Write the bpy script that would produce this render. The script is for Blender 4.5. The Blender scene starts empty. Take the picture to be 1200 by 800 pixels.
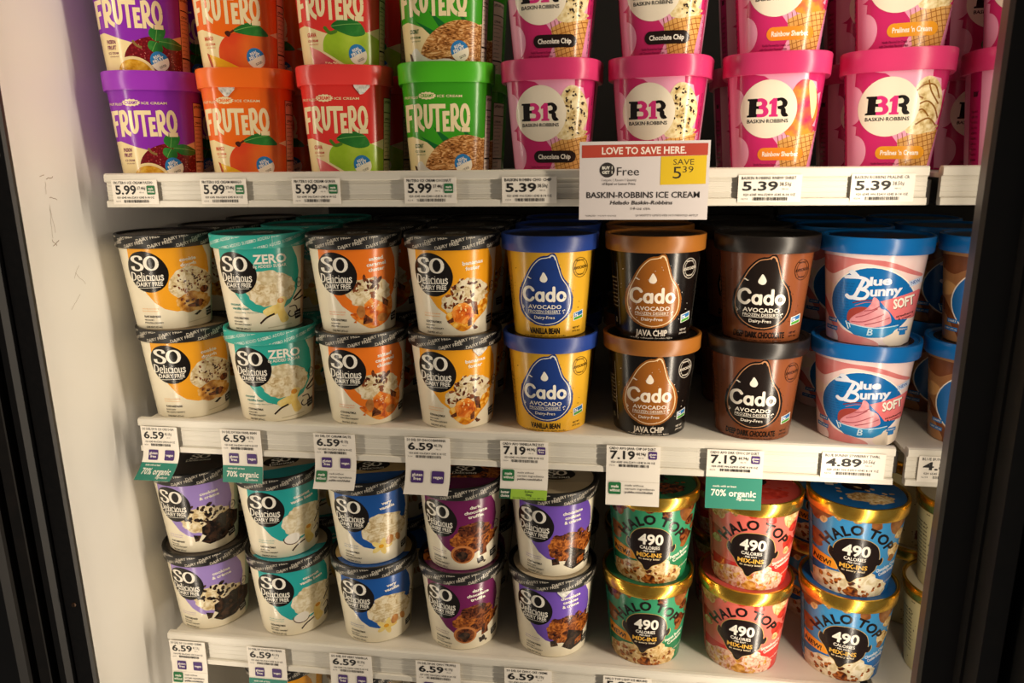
import bpy, math, random
import numpy as np
from mathutils import Matrix, Vector
from mathutils.geometry import tessellate_polygon

# ------------------------------------------------------------------ camera, world, lights, exposure
SC = bpy.context.scene
COL = SC.collection
CAMZ, CAMD = 1.50, 0.686            # eye height, distance from the shelf fronts (Y = 0)
cam = bpy.data.cameras.new('camera')
cam.sensor_width = 36.0
cam.lens = 26.01
cam.clip_start = 0.01
cam.dof.use_dof = True
cam.dof.focus_distance = 0.74
cam.dof.aperture_fstop = 9.0
cobj = bpy.data.objects.new('camera', cam)
COL.objects.link(cobj)
_ax = np.array([6330, 141.2, -867.0]); _ax /= np.linalg.norm(_ax)
_az = np.array([40, 3530, 867.0]); _az -= _ax * (_ax @ _az); _az /= -np.linalg.norm(_az)
_ay = np.cross(_az, _ax)
if _ay[2] < 0: _ay = -_ay
_R = np.array([_ax, _ay, _az])
_r, _u, _b = _R @ [1, 0, 0], _R @ [0, -1, 0], _R @ [0, 0, -1]
cobj.matrix_world = Matrix(((_r[0], _u[0], _b[0], 0), (_r[1], _u[1], _b[1], -CAMD), (_r[2], _u[2], _b[2], CAMZ), (0, 0, 0, 1)))
SC.camera = cobj

w = bpy.data.worlds.new('store_ambient'); SC.world = w
w.use_nodes = True
w.node_tree.nodes['Background'].inputs[0].default_value = (1.0, 0.9, 0.8, 1)
w.node_tree.nodes['Background'].inputs[1].default_value = 0.10

LED_Z = 1.20
def led_light(name, loc, aim, power, col=(1.0, 0.86, 0.68)):
    L = bpy.data.lights.new(name, 'AREA'); L.shape = 'RECTANGLE'; L.size = 0.016; L.size_y = 1.50
    L.energy = power; L.color = col
    o = bpy.data.objects.new(name, L); COL.objects.link(o)
    d = Vector((aim[0], aim[1], 0)).normalized()
    z = -d; y = Vector((0, 0, 1)); x = y.cross(z)
    o.matrix_world = Matrix(((x.x, y.x, z.x, loc[0]), (x.y, y.y, z.y, loc[1]), (x.z, y.z, z.z, loc[2]), (0, 0, 0, 1)))
    return o
led_light('led_light_mullion', (0.268, -0.128, LED_Z), (-0.985, 0.17), 5.0)
led_light('led_light_mullion_far', (0.296, -0.128, LED_Z), (0.92, 0.38), 2.0)
led_light('led_light_jamb', (-0.512, -0.128, LED_Z), (0.86, 0.51), 2.0)
SC.view_settings.view_transform = 'Standard'
SC.view_settings.look = 'None'
SC.view_settings.exposure = 0.0
SC.view_settings.gamma = 1.0
SC.view_settings.use_curve_mapping = False
SC.cycles.max_bounces = 6

# ------------------------------------------------------------------ materials
MATS = {}
def lin(h):
    h = h.lstrip('#')
    c = [int(h[i:i + 2], 16) / 255 for i in (0, 2, 4)]
    return tuple((x / 12.92 if x <= 0.04045 else ((x + 0.055) / 1.055) ** 2.4) for x in c) + (1.0,)

def mat(hexa, rough=0.32, metal=0.0, spec=0.5, name=None, bump=0.0, bscale=200.0):
    """plain colour with a faint procedural mottling"""
    key = (hexa, rough, metal, spec, bump, bscale)
    if key in MATS: return MATS[key]
    m = bpy.data.materials.new(name or ('colour_' + hexa.strip('#')))
    m.use_nodes = True
    nt = m.node_tree; b = nt.nodes['Principled BSDF']
    b.inputs['Base Color'].default_value = lin(hexa)
    b.inputs['Roughness'].default_value = rough
    b.inputs['Metallic'].default_value = metal
    b.inputs['Specular IOR Level'].default_value = spec
    if bump > 0:
        tc = nt.nodes.new('ShaderNodeTexCoord'); n = nt.nodes.new('ShaderNodeTexNoise')
        n.inputs['Scale'].default_value = bscale; n.inputs['Detail'].default_value = 4
        bp = nt.nodes.new('ShaderNodeBump'); bp.inputs['Strength'].default_value = bump; bp.inputs['Distance'].default_value = 0.001
        nt.links.new(tc.outputs['Object'], n.inputs['Vector'])
        nt.links.new(n.outputs['Fac'], bp.inputs['Height']); nt.links.new(bp.outputs['Normal'], b.inputs['Normal'])
    MATS[key] = m
    return m

def tex(cols, scale=120.0, kind='noise', rough=0.22, detail=4.0, distort=0.0, squash=(1, 1, 1), metal=0.0):
    """printed / speckled colour: procedural pattern through a ramp; cols = [(pos, hex), ...]"""
    key = ('t', tuple(cols), scale, kind, rough, detail, distort, squash, metal)
    if key in MATS: return MATS[key]
    m = bpy.data.materials.new('print_' + kind); m.use_nodes = True
    nt = m.node_tree; b = nt.nodes['Principled BSDF']
    b.inputs['Roughness'].default_value = rough; b.inputs['Metallic'].default_value = metal
    tc = nt.nodes.new('ShaderNodeTexCoord'); mp = nt.nodes.new('ShaderNodeMapping')
    mp.inputs['Scale'].default_value = squash
    nt.links.new(tc.outputs['Object'], mp.inputs['Vector'])
    if kind == 'voronoi':
        n = nt.nodes.new('ShaderNodeTexVoronoi'); out = n.outputs['Distance']
    elif kind == 'wave':
        n = nt.nodes.new('ShaderNodeTexWave'); n.inputs['Distortion'].default_value = distort; n.inputs['Detail'].default_value = detail; out = n.outputs['Fac']
    else:
        n = nt.nodes.new('ShaderNodeTexNoise'); n.inputs['Detail'].default_value = detail; n.inputs['Distortion'].default_value = distort; out = n.outputs['Fac']
    n.inputs['Scale'].default_value = scale
    nt.links.new(mp.outputs['Vector'], n.inputs['Vector'])
    r = nt.nodes.new('ShaderNodeValToRGB'); e = r.color_ramp.elements
    while len(e) < len(cols): e.new(0.5)
    for k, (p, h) in enumerate(cols):
        e[k].position = p; e[k].color = lin(h)
    nt.links.new(out, r.inputs['Fac']); nt.links.new(r.outputs['Color'], b.inputs['Base Color'])
    MATS[key] = m
    return m

def M(x, rough=0.22):
    return mat(x, rough) if isinstance(x, str) else x

# ------------------------------------------------------------------ object helpers
def tag(o, label=None, cat=None, group=None, kind=None):
    if label: o['label'] = label
    if cat: o['category'] = cat
    if group: o['group'] = group
    if kind: o['kind'] = kind
    return o

def empty(name, loc, rz=0.0):
    o = bpy.data.objects.new(name, None); COL.objects.link(o)
    o.location = loc; o.rotation_euler = (0, 0, rz); o.empty_display_size = 0.02
    return o

def link(name, me, parent=None, loc=None, rz=0.0):
    o = bpy.data.objects.new(name, me); COL.objects.link(o)
    if parent: o.parent = parent
    if loc: o.location = loc
    if rz: o.rotation_euler = (0, 0, rz)
    return o

def mesh_pd(name, verts, faces, m, smooth=False, mats=None, fmat=None):
    me = bpy.data.meshes.new(name)
    me.from_pydata([tuple(v) for v in verts], [], faces)
    for mm in (mats or [m]): me.materials.append(mm)
    if fmat is not None: me.polygons.foreach_set('material_index', fmat)
    if smooth: me.polygons.foreach_set('use_smooth', [True] * len(me.polygons))
    me.update()
    return me

def box_me(name, x0, x1, y0, y1, z0, z1, m, bev=0.0):
    import bmesh
    bm = bmesh.new()
    bmesh.ops.create_cube(bm, size=1.0)
    for v in bm.verts:
        v.co = ((x0 + x1) / 2 + v.co.x * (x1 - x0), (y0 + y1) / 2 + v.co.y * (y1 - y0), (z0 + z1) / 2 + v.co.z * (z1 - z0))
    if bev > 0:
        bmesh.ops.bevel(bm, geom=bm.edges[:], offset=bev, segments=2, affect='EDGES', profile=0.5)
    me = bpy.data.meshes.new(name); bm.to_mesh(me); bm.free(); me.materials.append(m)
    return me

def extrude_x(name, prof, x0, x1, m, closed=True):
    """profile list of (y, z) extruded along x with end caps"""
    n = len(prof)
    v = [(x0, y, z) for y, z in prof] + [(x1, y, z) for y, z in prof]
    f = [(i, (i + 1) % n, n + (i + 1) % n, n + i) for i in range(n)]
    f += [tuple(range(n))[::-1], tuple(range(n, 2 * n))]
    me = mesh_pd(name, v, f, m)
    import bmesh
    bm = bmesh.new(); bm.from_mesh(me); bmesh.ops.recalc_face_normals(bm, faces=bm.faces); bm.to_mesh(me); bm.free()
    return me

# ------------------------------------------------------------------ 2-D drawing that is wrapped on a surface as a print
_tc = {}
def glyphs(s, bold, res, track):
    k = (s, bold, res, track)
    if k in _tc: return _tc[k]
    c = bpy.data.curves.new('t', 'FONT'); c.body = s; c.resolution_u = res; c.offset = bold * .72; c.space_character = track
    o = bpy.data.objects.new('t', c); me = o.to_mesh()
    V = np.array([v.co[:2] for v in me.vertices]) if len(me.vertices) else np.zeros((0, 2))
    T = [tuple(p.vertices) for p in me.polygons]
    o.to_mesh_clear(); bpy.data.objects.remove(o); bpy.data.curves.remove(c)
    _tc[k] = (V, T)
    return _tc[k]

def catmull(P, n=6, closed=False):
    P = [np.array(p, float) for p in P]; out = []; N = len(P)
    rng = range(N if closed else N - 1)
    for i in rng:
        if closed: a, b, c, d = P[i - 1], P[i], P[(i + 1) % N], P[(i + 2) % N]
        else: a, b, c, d = P[max(i - 1, 0)], P[i], P[i + 1], P[min(i + 2, N - 1)]
        for k in range(n):
            t = k / n
            out.append(0.5 * (2 * b + (c - a) * t + (2 * a - 5 * b + 4 * c - d) * t * t + (3 * b - a - 3 * c + d) * t ** 3))
    if not closed: out.append(P[-1])
    return out

def strip(P, tw, th=None, caps=False, closed=False):
    """nib stroke along polyline P -> (verts, tris)"""
    th = tw if th is None else th
    P = np.array(P, float); n = len(P); V = []; T = []
    for i in range(n):
        if closed: d = P[(i + 1) % n] - P[i - 1]
        else: d = P[min(i + 1, n - 1)] - P[max(i - 1, 0)]
        L = np.hypot(*d) or 1.0; nx, ny = -d[1] / L, d[0] / L
        hw = 0.5 * math.hypot(tw * nx, th * ny)
        V += [P[i] + hw * np.array([nx, ny]), P[i] - hw * np.array([nx, ny])]
    for i in range(n if closed else n - 1):
        a, b, c, d = 2 * i, 2 * i + 1, 2 * ((i + 1) % n) + 1, 2 * ((i + 1) % n)
        T += [(a, b, c), (a, c, d)]
    if caps:
        for p in (P[0], P[-1]):
            o = len(V); V.append(p)
            for k in range(10):
                a = k * math.tau / 10; V.append(p + np.array([tw / 2 * math.cos(a), th / 2 * math.sin(a)]))
            T += [(o, o + 1 + k, o + 1 + (k + 1) % 10) for k in range(10)]
    return np.array(V), T

def ellpts(cx, cy, rx, ry, n=36, a0=0.0, a1=360.0, rot=0.0):
    out = []; r = math.radians(rot)
    full = abs(a1 - a0) >= 360
    for k in range(n if full else n + 1):
        a = math.radians(a0 + (a1 - a0) * k / n)
        x, y = rx * math.cos(a), ry * math.sin(a)
        out.append((cx + x * math.cos(r) - y * math.sin(r), cy + x * math.sin(r) + y * math.cos(r)))
    return out

# custom letter shapes: name -> (advance, [strokes]); y up, cap height 1.  a stroke = (points, smooth)
SER = {
 'S': (.66, [([(.56, .74), (.52, .93), (.32, 1.0), (.12, .9), (.1, .72), (.26, .57), (.46, .45), (.58, .27), (.5, .07), (.3, 0), (.1, .08), (.06, .28)], 1)]),
 'O': (.86, [(ellpts(.42, .5, .34, .46, 24) + [(.76, .5)], 0)]),
 'D': (.78, [([(.14, 0), (.14, 1)], 0), ([(.04, 1), (.3, 1), (.58, .85), (.66, .5), (.58, .15), (.3, 0), (.04, 0)], 1)]),
 'e': (.54, [([(.08, .36), (.46, .38), (.44, .58), (.28, .68), (.12, .58), (.08, .34), (.14, .1), (.3, 0), (.46, .1)], 1)]),
 'l': (.30, [([(.14, 0), (.14, 1.04)], 0), ([(.02, 0.02), (.27, 0.02)], 0), ([(.02, 1.0), (.14, 1.02)], 0)]),
 'i': (.30, [([(.14, 0), (.14, .64)], 0), ([(.02, 0.02), (.27, 0.02)], 0), ([(.02, .62), (.14, .64)], 0), ([(.13, .86), (.16, .9)], 0)]),
 'c': (.50, [([(.44, .52), (.38, .66), (.26, .68), (.12, .58), (.08, .34), (.14, .1), (.28, 0), (.44, .1)], 1)]),
 'o': (.58, [(ellpts(.28, .34, .21, .32, 18) + [(.49, .34)], 0)]),
 'u': (.62, [([(.12, .64), (.12, .2), (.2, .02), (.34, .04), (.46, .2)], 1), ([(.46, 0), (.46, .66)], 0), ([(.02, .64), (.12, .65)], 0), ([(.46, .02), (.58, .02)], 0)]),
 's': (.46, [([(.36, .5), (.33, .64), (.22, .68), (.1, .6), (.1, .48), (.22, .38), (.35, .28), (.37, .12), (.25, 0), (.1, .04), (.06, .18)], 1)]),
}
CUT = {
 'F': (.62, [([(.16, -.02), (.16, 1)], 0), ([(.1, .9), (.62, .93)], 0), ([(.16, .48), (.5, .52)], 0)]),
 'R': (.72, [([(.16, -.02), (.16, 1)], 0), ([(.16, .92), (.42, .93), (.56, .75), (.5, .52), (.2, .44)], 1), ([(.3, .46), (.48, .2), (.78, .06)], 1)]),
 'U': (.74, [([(.16, 1), (.16, .42), (.26, .2), (.42, .2), (.56, .42), (.56, 1)], 1)]),
 'T': (.62, [([(.3, -.02), (.3, .95)], 0), ([(-.16, .92), (.92, .92)], 0)]),
 'E': (.58, [([(.16, -.02), (.16, .74)], 0), ([(.16, .66), (.56, .66)], 0), ([(.16, .36), (.48, .36)], 0), ([(.16, .07), (.6, .07)], 0)]),
 'O': (.80, [(ellpts(.4, .56, .27, .38, 20) + [(.67, .56)], 0), ([(.1, .05), (.74, .05)], 0)]),
}
RND = {
 'C': (.86, [([(.74, .78), (.6, .94), (.4, .97), (.18, .82), (.1, .5), (.18, .2), (.4, .04), (.6, .07), (.74, .24)], 1)]),
 'a': (.74, [(ellpts(.34, .34, .23, .28, 18) + [(.57, .34)], 0), ([(.58, .62), (.58, .05)], 0)]),
 'd': (.74, [(ellpts(.34, .34, .23, .28, 18) + [(.57, .34)], 0), ([(.58, .98), (.58, .05)], 0)]),
 'o': (.70, [(ellpts(.35, .34, .25, .29, 18) + [(.6, .34)], 0)]),
}
def strokeword(s, font, tw, th, caps=False, track=0.0):
    V = []; T = []; x = 0.0
    for ch in s:
        if ch == ' ': x += .3; continue
        adv, strokes = font[ch]
        for pts, sm in strokes:
            P = [(p[0] + x, p[1]) for p in pts]
            if sm: P = catmull(P, 5)
            v, t = strip(P, tw, th, caps)
            o = len(V); V += list(v); t = [(a + o, b + o, c + o) for a, b, c in t]; m = 2 * (len(P) - 1)
            if len(P) > 12: T += [t[:m // 2], t[m // 2:m]]
            else: T.append(t[:m])
            if caps: T += [t[m:m + 10], t[m + 10:]]
        x += adv + track
    return np.array(V), T                       # one triangle list per stroke

class Wrap:
    """outside wall of a tub: superellipse section that widens with height"""
    N = 96
    def __init__(s, rb, rt, H, n=2.0, z0=0.0):
        s.rb, s.rt, s.H, s.z0 = rb, rt, H, z0
        th = np.linspace(0, math.tau, 4001)
        sn, cs = np.sin(th), np.cos(th)
        x = np.sign(sn) * np.abs(sn) ** (2 / n); y = -np.sign(cs) * np.abs(cs) ** (2 / n)
        L = np.concatenate([[0], np.cumsum(np.hypot(np.diff(x), np.diff(y)))])
        s.per = L[-1]
        q = np.linspace(0, L[-1], s.N + 1)
        s.P = np.stack([np.interp(q, L, x), np.interp(q, L, y)], 1)
        d = np.roll(s.P[:-1], -1, 0) - np.roll(s.P[:-1], 1, 0)
        nn = np.stack([d[:, 1], -d[:, 0]], 1); nn /= np.linalg.norm(nn, axis=1)[:, None]
        s.Nn = np.vstack([nn, nn[:1]])
        s.rm = (rb + rt) / 2
        k = (th <= math.pi / 2)
        xs, ls = x[k], L[k]
        s.fx = np.concatenate([-xs[::-1], xs[1:]]); s.fs = np.concatenate([-ls[::-1], ls[1:]])
        s.du = s.per * s.rm * 1000 / s.N
    def warp(s, p, raw):                  # view mm -> arc mm
        if raw: return np.array(p, float)
        p = np.array(p, float); r = s.rb + (s.rt - s.rb) * p[:, 1] / 1000 / s.H
        q = np.clip(p[:, 0] / 1000 / r, -0.992, 0.992)
        p[:, 0] = np.interp(q, s.fx, s.fs) * s.rm * 1000
        return p
    def at(s, P, off):
        P = np.asarray(P); t = (P[:, 0] / s.du) % s.N
        k = np.floor(t).astype(int) % s.N; f = (t - np.floor(t))[:, None]
        c = s.P[k] * (1 - f) + s.P[k + 1] * f
        n = s.Nn[k] * (1 - f) + s.Nn[k + 1] * f; n /= np.linalg.norm(n, axis=1)[:, None]
        z = P[:, 1] / 1000
        r = (s.rb + (s.rt - s.rb) * z / s.H)[:, None]
        sl = (s.rt - s.rb) / s.H
        nn = np.concatenate([n, np.full((len(n), 1), -sl)], 1); nn /= np.linalg.norm(nn, axis=1)[:, None]
        p = np.concatenate([c * r, (z + s.z0)[:, None]], 1)
        return p + nn * off, nn

class Flat:
    """flat or gently curled sheet facing -Y (x right, y up), or a disc facing up"""
    du = 0.0
    def __init__(s, curl=0.0, y0=0.0, span=60.0, up=False, z=0.0, skew=0.0):
        s.curl, s.y0, s.span, s.up, s.z, s.skew = curl, y0, span, up, z, skew
        s.dv = 1.25 if curl else 0.0
    def warp(s, p, raw): return np.array(p, float)
    def at(s, P, off):
        P = np.asarray(P, float)
        if s.up:
            p = np.stack([P[:, 0] / 1000, P[:, 1] / 1000, np.full(len(P), s.z + off)], 1)
            return p, np.tile([0, 0, 1.0], (len(P), 1))
        t = np.clip((s.y0 - P[:, 1]) / s.span, 0, 3)
        d = s.curl * t * t / 1000; sl = -2 * s.curl * t / s.span
        n = np.stack([np.zeros(len(P)), -np.ones(len(P)), sl], 1); n /= np.linalg.norm(n, axis=1)[:, None]
        p = np.stack([(P[:, 0] + s.skew * t * t) / 1000, -d, P[:, 1] / 1000], 1)
        return p + n * off, n

def clip_axis(poly, ax, lo, hi):
    for sgn, lim in ((1, lo), (-1, -hi)):
        out = []; n = len(poly)
        for i in range(n):
            a, b = poly[i], poly[(i + 1) % n]
            da, db = sgn * a[ax] - lim, sgn * b[ax] - lim
            if da >= 0: out.append(a)
            if (da > 0 > db) or (da < 0 < db):
                t = da / (da - db); out.append((a[0] + (b[0] - a[0]) * t, a[1] + (b[1] - a[1]) * t))
        poly = out
        if len(poly) < 3: return []
    return poly

class Art:
    def __init__(s, surf, xf, ylim=None, base=0.00006, step=0.000007, ulim=None):
        s.surf = surf; s.xf = xf; s.parts = {}; s.k = 0; s.part = 'label_print'; s.raw = False
        s.ylim = ylim; s.base = base; s.step = step; s.rough = 0.22; s.ulim = ulim
    def mm(s, P):
        cx, sx, y0, sy = s.xf
        P = np.array(P, float)
        return np.stack([(P[:, 0] - cx) * sx, (y0 - P[:, 1]) * sy], 1)
    def put(s, V, T, m, same=False):
        """V in millimetres"""
        s.k += 0.15 if same else 1
        off = s.base + s.step * s.k
        V = s.surf.warp(V, s.raw); du = s.surf.du
        lst = s.parts.setdefault(s.part, [])
        vs = []; fs = []
        for t in T:
            poly = [tuple(V[i]) for i in t]
            if s.ylim: poly = clip_axis(poly, 1, *s.ylim)
            if s.ulim and poly: poly = clip_axis(poly, 0, *s.ulim)
            if len(poly) < 3: continue
            if du:
                a = min(p[0] for p in poly); b = max(p[0] for p in poly)
                k0, k1 = math.floor(a / du + 1e-6), math.ceil(b / du - 1e-6)
                if k1 - k0 <= 1: pieces = [poly]
                else: pieces = [clip_axis(poly, 0, k * du, (k + 1) * du) for k in range(k0, k1)]
            elif s.surf.dv:
                dv = s.surf.dv; a = min(p[1] for p in poly); b = max(p[1] for p in poly)
                pieces = [clip_axis(poly, 1, k * dv, (k + 1) * dv) for k in range(math.floor(a / dv), math.ceil(b / dv))]
            else: pieces = [poly]
            for q in pieces:
                if len(q) >= 3:
                    if sum(q[i - 1][0] * q[i][1] - q[i][0] * q[i - 1][1] for i in range(len(q))) < 0: q = q[::-1]
                    o = len(vs); vs += q; fs.append(tuple(range(o, o + len(q))))
        if vs:
            p, n = s.surf.at(np.array(vs), off)
            lst.append((p, n, fs, M(m, s.rough)))
    def poly(s, P, m, smooth=0, same=False, res=14.0):
        """P in drawing units; smooth>0: closed Catmull-Rom"""
        if smooth: P = catmull(P, smooth, True)
        Q = s.mm(P); R = []
        for i in range(len(Q)):
            a, b = Q[i], Q[(i + 1) % len(Q)]
            n = max(1, int(np.hypot(*(b - a)) / 3.0)) if s.surf.du else 1
            R += [a + (b - a) * k / n for k in range(n)]
        R = np.array(R)
        W = s.surf.warp(R, s.raw)
        T = tessellate_polygon([[Vector((x, y, 0)) for x, y in W]])
        s.put(R, T, m, same)
    def ell(s, cx, cy, rx, ry, m, n=36, same=False, rot=0.0):
        s.poly(ellpts(cx, cy, rx, ry, n, rot=rot), m, same=same)
    def ring(s, cx, cy, rx, ry, w, m, a0=0, a1=360, same=False):
        full = a1 - a0 >= 360
        V, T = strip(ellpts(cx, cy, rx, ry, 40, a0, a1), w, closed=full)
        s.put(s.mm(V), T, m, same)
    def line(s, P, wd, m, smooth=0, caps=False, same=False, th=None, closed=False):
        if smooth: P = catmull(P, smooth, closed)
        else:
            Q = []
            for i in range(len(P) - 1):
                a, b = np.array(P[i], float), np.array(P[i + 1], float); n = max(1, int(np.hypot(*(b - a)) / 20))
                Q += [a + (b - a) * k / n for k in range(n)]
            Q.append(np.array(P[-1], float)); P = Q if not closed else P
        V, T = strip(P, wd, th, caps, closed)
        if caps:
            for k, t in enumerate((T[:-20], T[-20:-10], T[-10:])): s.put(s.mm(V), t, m, same or k > 0)
        else: s.put(s.mm(V), T, m, same)
    def blob(s, cx, cy, rx, ry, m, jit=0.08, n=30, seed=1, same=False):
        R = random.Random(seed); P = []
        for k in range(n):
            a = k * math.tau / n; q = 1 + R.uniform(-jit, jit)
            P.append((cx + rx * q * math.cos(a), cy + ry * q * math.sin(a)))
        s.poly(P, m, smooth=2, same=same)
    def bits(s, cx, cy, rx, ry, cnt, size, m, seed=3, ar=1.6):
        R = random.Random(seed); first = True
        for _ in range(cnt):
            a = R.uniform(0, math.tau); q = math.sqrt(R.random())
            x, y = cx + rx * q * math.cos(a), cy + ry * q * math.sin(a)
            z = size * R.uniform(0.55, 1.3); t = R.uniform(0, 180)
            P = [(px * (1 + R.uniform(-.25, .25)) , py) for px, py in ellpts(0, 0, z * ar, z, 6, rot=t)]
            s.poly([(x + px, y + py) for px, py in P], m, same=not first); first = False
    def place(s, V, T, cx, cy, wd, h, m, rot=0.0, arc=None, shear=0.0, cap=None, same=False):
        """fit glyph geometry (y up) in a box wd x h centred on (cx, cy) in drawing units (y down)"""
        if len(V) == 0: return
        V = np.array(V, float)
        x0, x1 = V[:, 0].min(), V[:, 0].max()
        sy = h / (cap or 0.682); sx = (wd / (x1 - x0)) if wd else sy
        X = (V[:, 0] - (x0 + x1) / 2) * sx; Y = V[:, 1] * sy - h / 2
        X = X + shear * Y
        if arc:                                   # bend the baseline round a centre `arc` units below
            a = X / arc; X = (arc + Y) * np.sin(a); Y = (arc + Y) * np.cos(a) - arc
        r = math.radians(rot); c, sn = math.cos(r), math.sin(r)
        U = cx + X * c - Y * sn; W = cy - (X * sn + Y * c)
        Q = s.mm(np.stack([U, W], 1))
        if T and isinstance(T[0], list):
            for k, t in enumerate(T): s.put(Q, t, m, k > 0)
        else: s.put(Q, T, m, same)
    def text(s, t, cx, cy, wd, h, m, bold=0.0, rot=0.0, res=2, arc=None, shear=0.0, track=1.0, same=False):
        V, T = glyphs(t, bold, res, track)
        s.place(V, T, cx, cy, wd, h, m, rot, arc, shear, same=same)
    def word(s, t, font, cx, cy, wd, h, m, tw, th, caps=False, rot=0.0, track=0.0, shear=0.0, arc=None):
        V, T = strokeword(t, font, tw, th, caps, track)
        s.place(V, T, cx, cy, wd, h, m, rot, cap=1.0, shear=shear, arc=arc)
    def meshes(s):
        """{part name: mesh}"""
        out = {}
        for part, lst in s.parts.items():
            V = []; F = []; N = []; mats = []; fm = []; o = 0
            for p, n, fs, m in lst:
                if m not in mats: mats.append(m)
                mi = mats.index(m)
                V.append(p); N.append(n)
                F += [tuple(i + o for i in f) for f in fs]; fm += [mi] * len(fs); o += len(p)
            if not V: continue
            V = np.concatenate(V); N = np.concatenate(N)
            me = mesh_pd(part, V.tolist(), F, None, True, mats, fm)
            me.normals_split_custom_set_from_vertices([tuple(x) for x in N.tolist()])
            out[part] = me
        return out

# ------------------------------------------------------------------ the freezer case (large structure)
ZL = {'top': 1.4912, 'mid': 1.2362, 'bot': 0.9751, 'low': 0.7150}       # top edge of each shelf's front lip
DECK = 0.006                                                           # deck lies this far below the lip
XL, XR = -0.502, 0.2625                                                # shelf span; the next bay starts at XN
XN = 0.2735
WALLX = -0.535

liner = tex([(0.0, '#eee9de'), (0.5, '#f4f0e8'), (1.0, '#f7f4ee')], 9.0, rough=0.42, detail=6)
shelfm = mat('#ddd6c8', 0.38, bump=0.05, bscale=60)
railm = mat('#dcd6c8', 0.36)
chanm = mat('#d9dad4', 0.25)
blackm = tex([(0.3, '#0c0a08'), (0.75, '#1d1712')], 70.0, rough=0.45, detail=8)
blackm2 = tex([(0.25, '#0d0a08'), (0.62, '#17110c'), (0.85, '#2a1d12')], 45.0, rough=0.5, detail=9)
darkm = mat('#15130f', 0.6)
steelm = mat('#8d8b86', 0.35, metal=0.8)

def structure(name, me, **k):
    o = link(name, me); o['kind'] = 'structure'; return o

structure('wall_left', box_me('wall_left', WALLX - 0.03, WALLX, -0.10, 0.66, 0.35, 2.05, liner))
structure('wall_back', box_me('wall_back', WALLX - 0.03, 1.05, 0.66, 0.69, 0.35, 2.05, darkm))
structure('wall_right', box_me('wall_right', 1.02, 1.05, -0.10, 0.66, 0.35, 2.05, liner))
structure('floor', box_me('floor', WALLX - 0.03, 1.05, -0.16, 0.69, 0.30, 0.35, liner))
structure('ceiling', box_me('ceiling', WALLX - 0.03, 1.05, -0.16, 0.69, 2.05, 2.10, liner))

# scuff marks scratched into the side liner
def scuffs():
    R = random.Random(5); V = []; T = []
    def sc(y, z, ln, ang, wd):
        n = 6; P = []
        for k in range(n + 1):
            t = k / n
            P.append((y + ln * t * math.cos(ang) + R.uniform(-.0006, .0006), z + ln * t * math.sin(ang) + R.uniform(-.0006, .0006)))
        v, t = strip(P, wd); o = len(V)
        V.extend([(WALLX + 0.0001, a, b) for a, b in v]); T.extend([tuple(i + o for i in q) for q in t])
    for (y, z, ln, an, wd) in [(-.040, 1.473, .012, 1.45, .0004), (-.037, 1.487, .010, .2, .0007), (-.036, 1.470, .009, -.3, .0006),
                               (-.040, 1.432, .028, 1.5, .0003), (-.036, 1.437, .026, 1.62, .0003), (-.041, 1.424, .010, .5, .0007),
                               (-.036, 1.424, .008, 2.3, .0006), (-.044, 1.490, .006, .1, .0005), (-.02, 1.39, .014, .9, .0003),
                               (-.018, 1.395, .018, -.8, .0003), (-.03, 1.36, .02, .7, .0003)]:
        sc(y, z, ln, an, wd)
    o = structure('trim_1', mesh_pd('trim_1', V, T, mat('#a08c74', 0.6))); o['label'] = 'brown scuff marks on the white side liner'
scuffs()

# door frame: black jamb on the left, mullion on the right
def prism(name, pts, z0, z1, m):
    n = len(pts); v = [(x, y, z0) for x, y in pts] + [(x, y, z1) for x, y in pts]
    f = [(i, (i + 1) % n, n + (i + 1) % n, n + i) for i in range(n)] + [tuple(range(n))[::-1], tuple(range(n, 2 * n))]
    import bmesh
    me = mesh_pd(name, v, f, m); bm = bmesh.new(); bm.from_mesh(me); bmesh.ops.recalc_face_normals(bm, faces=bm.faces); bm.to_mesh(me); bm.free()
    return me
FY = -0.166
jb = empty('door_1', (0, 0, 0)); jb['kind'] = 'structure'; jb['label'] = 'black freezer door jamb with ribbed gasket on the left'
link('jamb_plate', prism('jamb_plate', [(-.4565, FY), (-.4575, FY - .003), (-.4730, FY - .003), (-.4740, FY + .02), (-.50, FY + .024), (-.50, FY + .035), (-.4575, FY + .004)], 0.3, 2.1, tex([(0.3, '#1a1613'), (0.7, '#2b241e')], 160.0, rough=0.42)), jb)
link('gasket', prism('gasket', [(-.4755, FY - .002), (-.4790, FY - .009), (-.4840, FY - .010), (-.4880, FY - .004), (-.4885, FY + .014), (-.4755, FY + .014)], 0.3, 2.1, blackm), jb)
link('gasket', prism('gasket.001', [(-.4905, FY + .002), (-.4920, FY - .012), (-.4985, FY - .016), (-.5020, FY - .010), (-.5030, FY + .014), (-.4905, FY + .014)], 0.3, 2.1, blackm), jb)
link('frame_post', prism('frame_post', [(-.5050, FY + .010), (-.5055, FY - .020), (-.5085, FY - .026), (-.62, FY - .026), (-.62, FY + .03), (-.505, FY + .03)], 0.3, 2.1, blackm2), jb)
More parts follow.
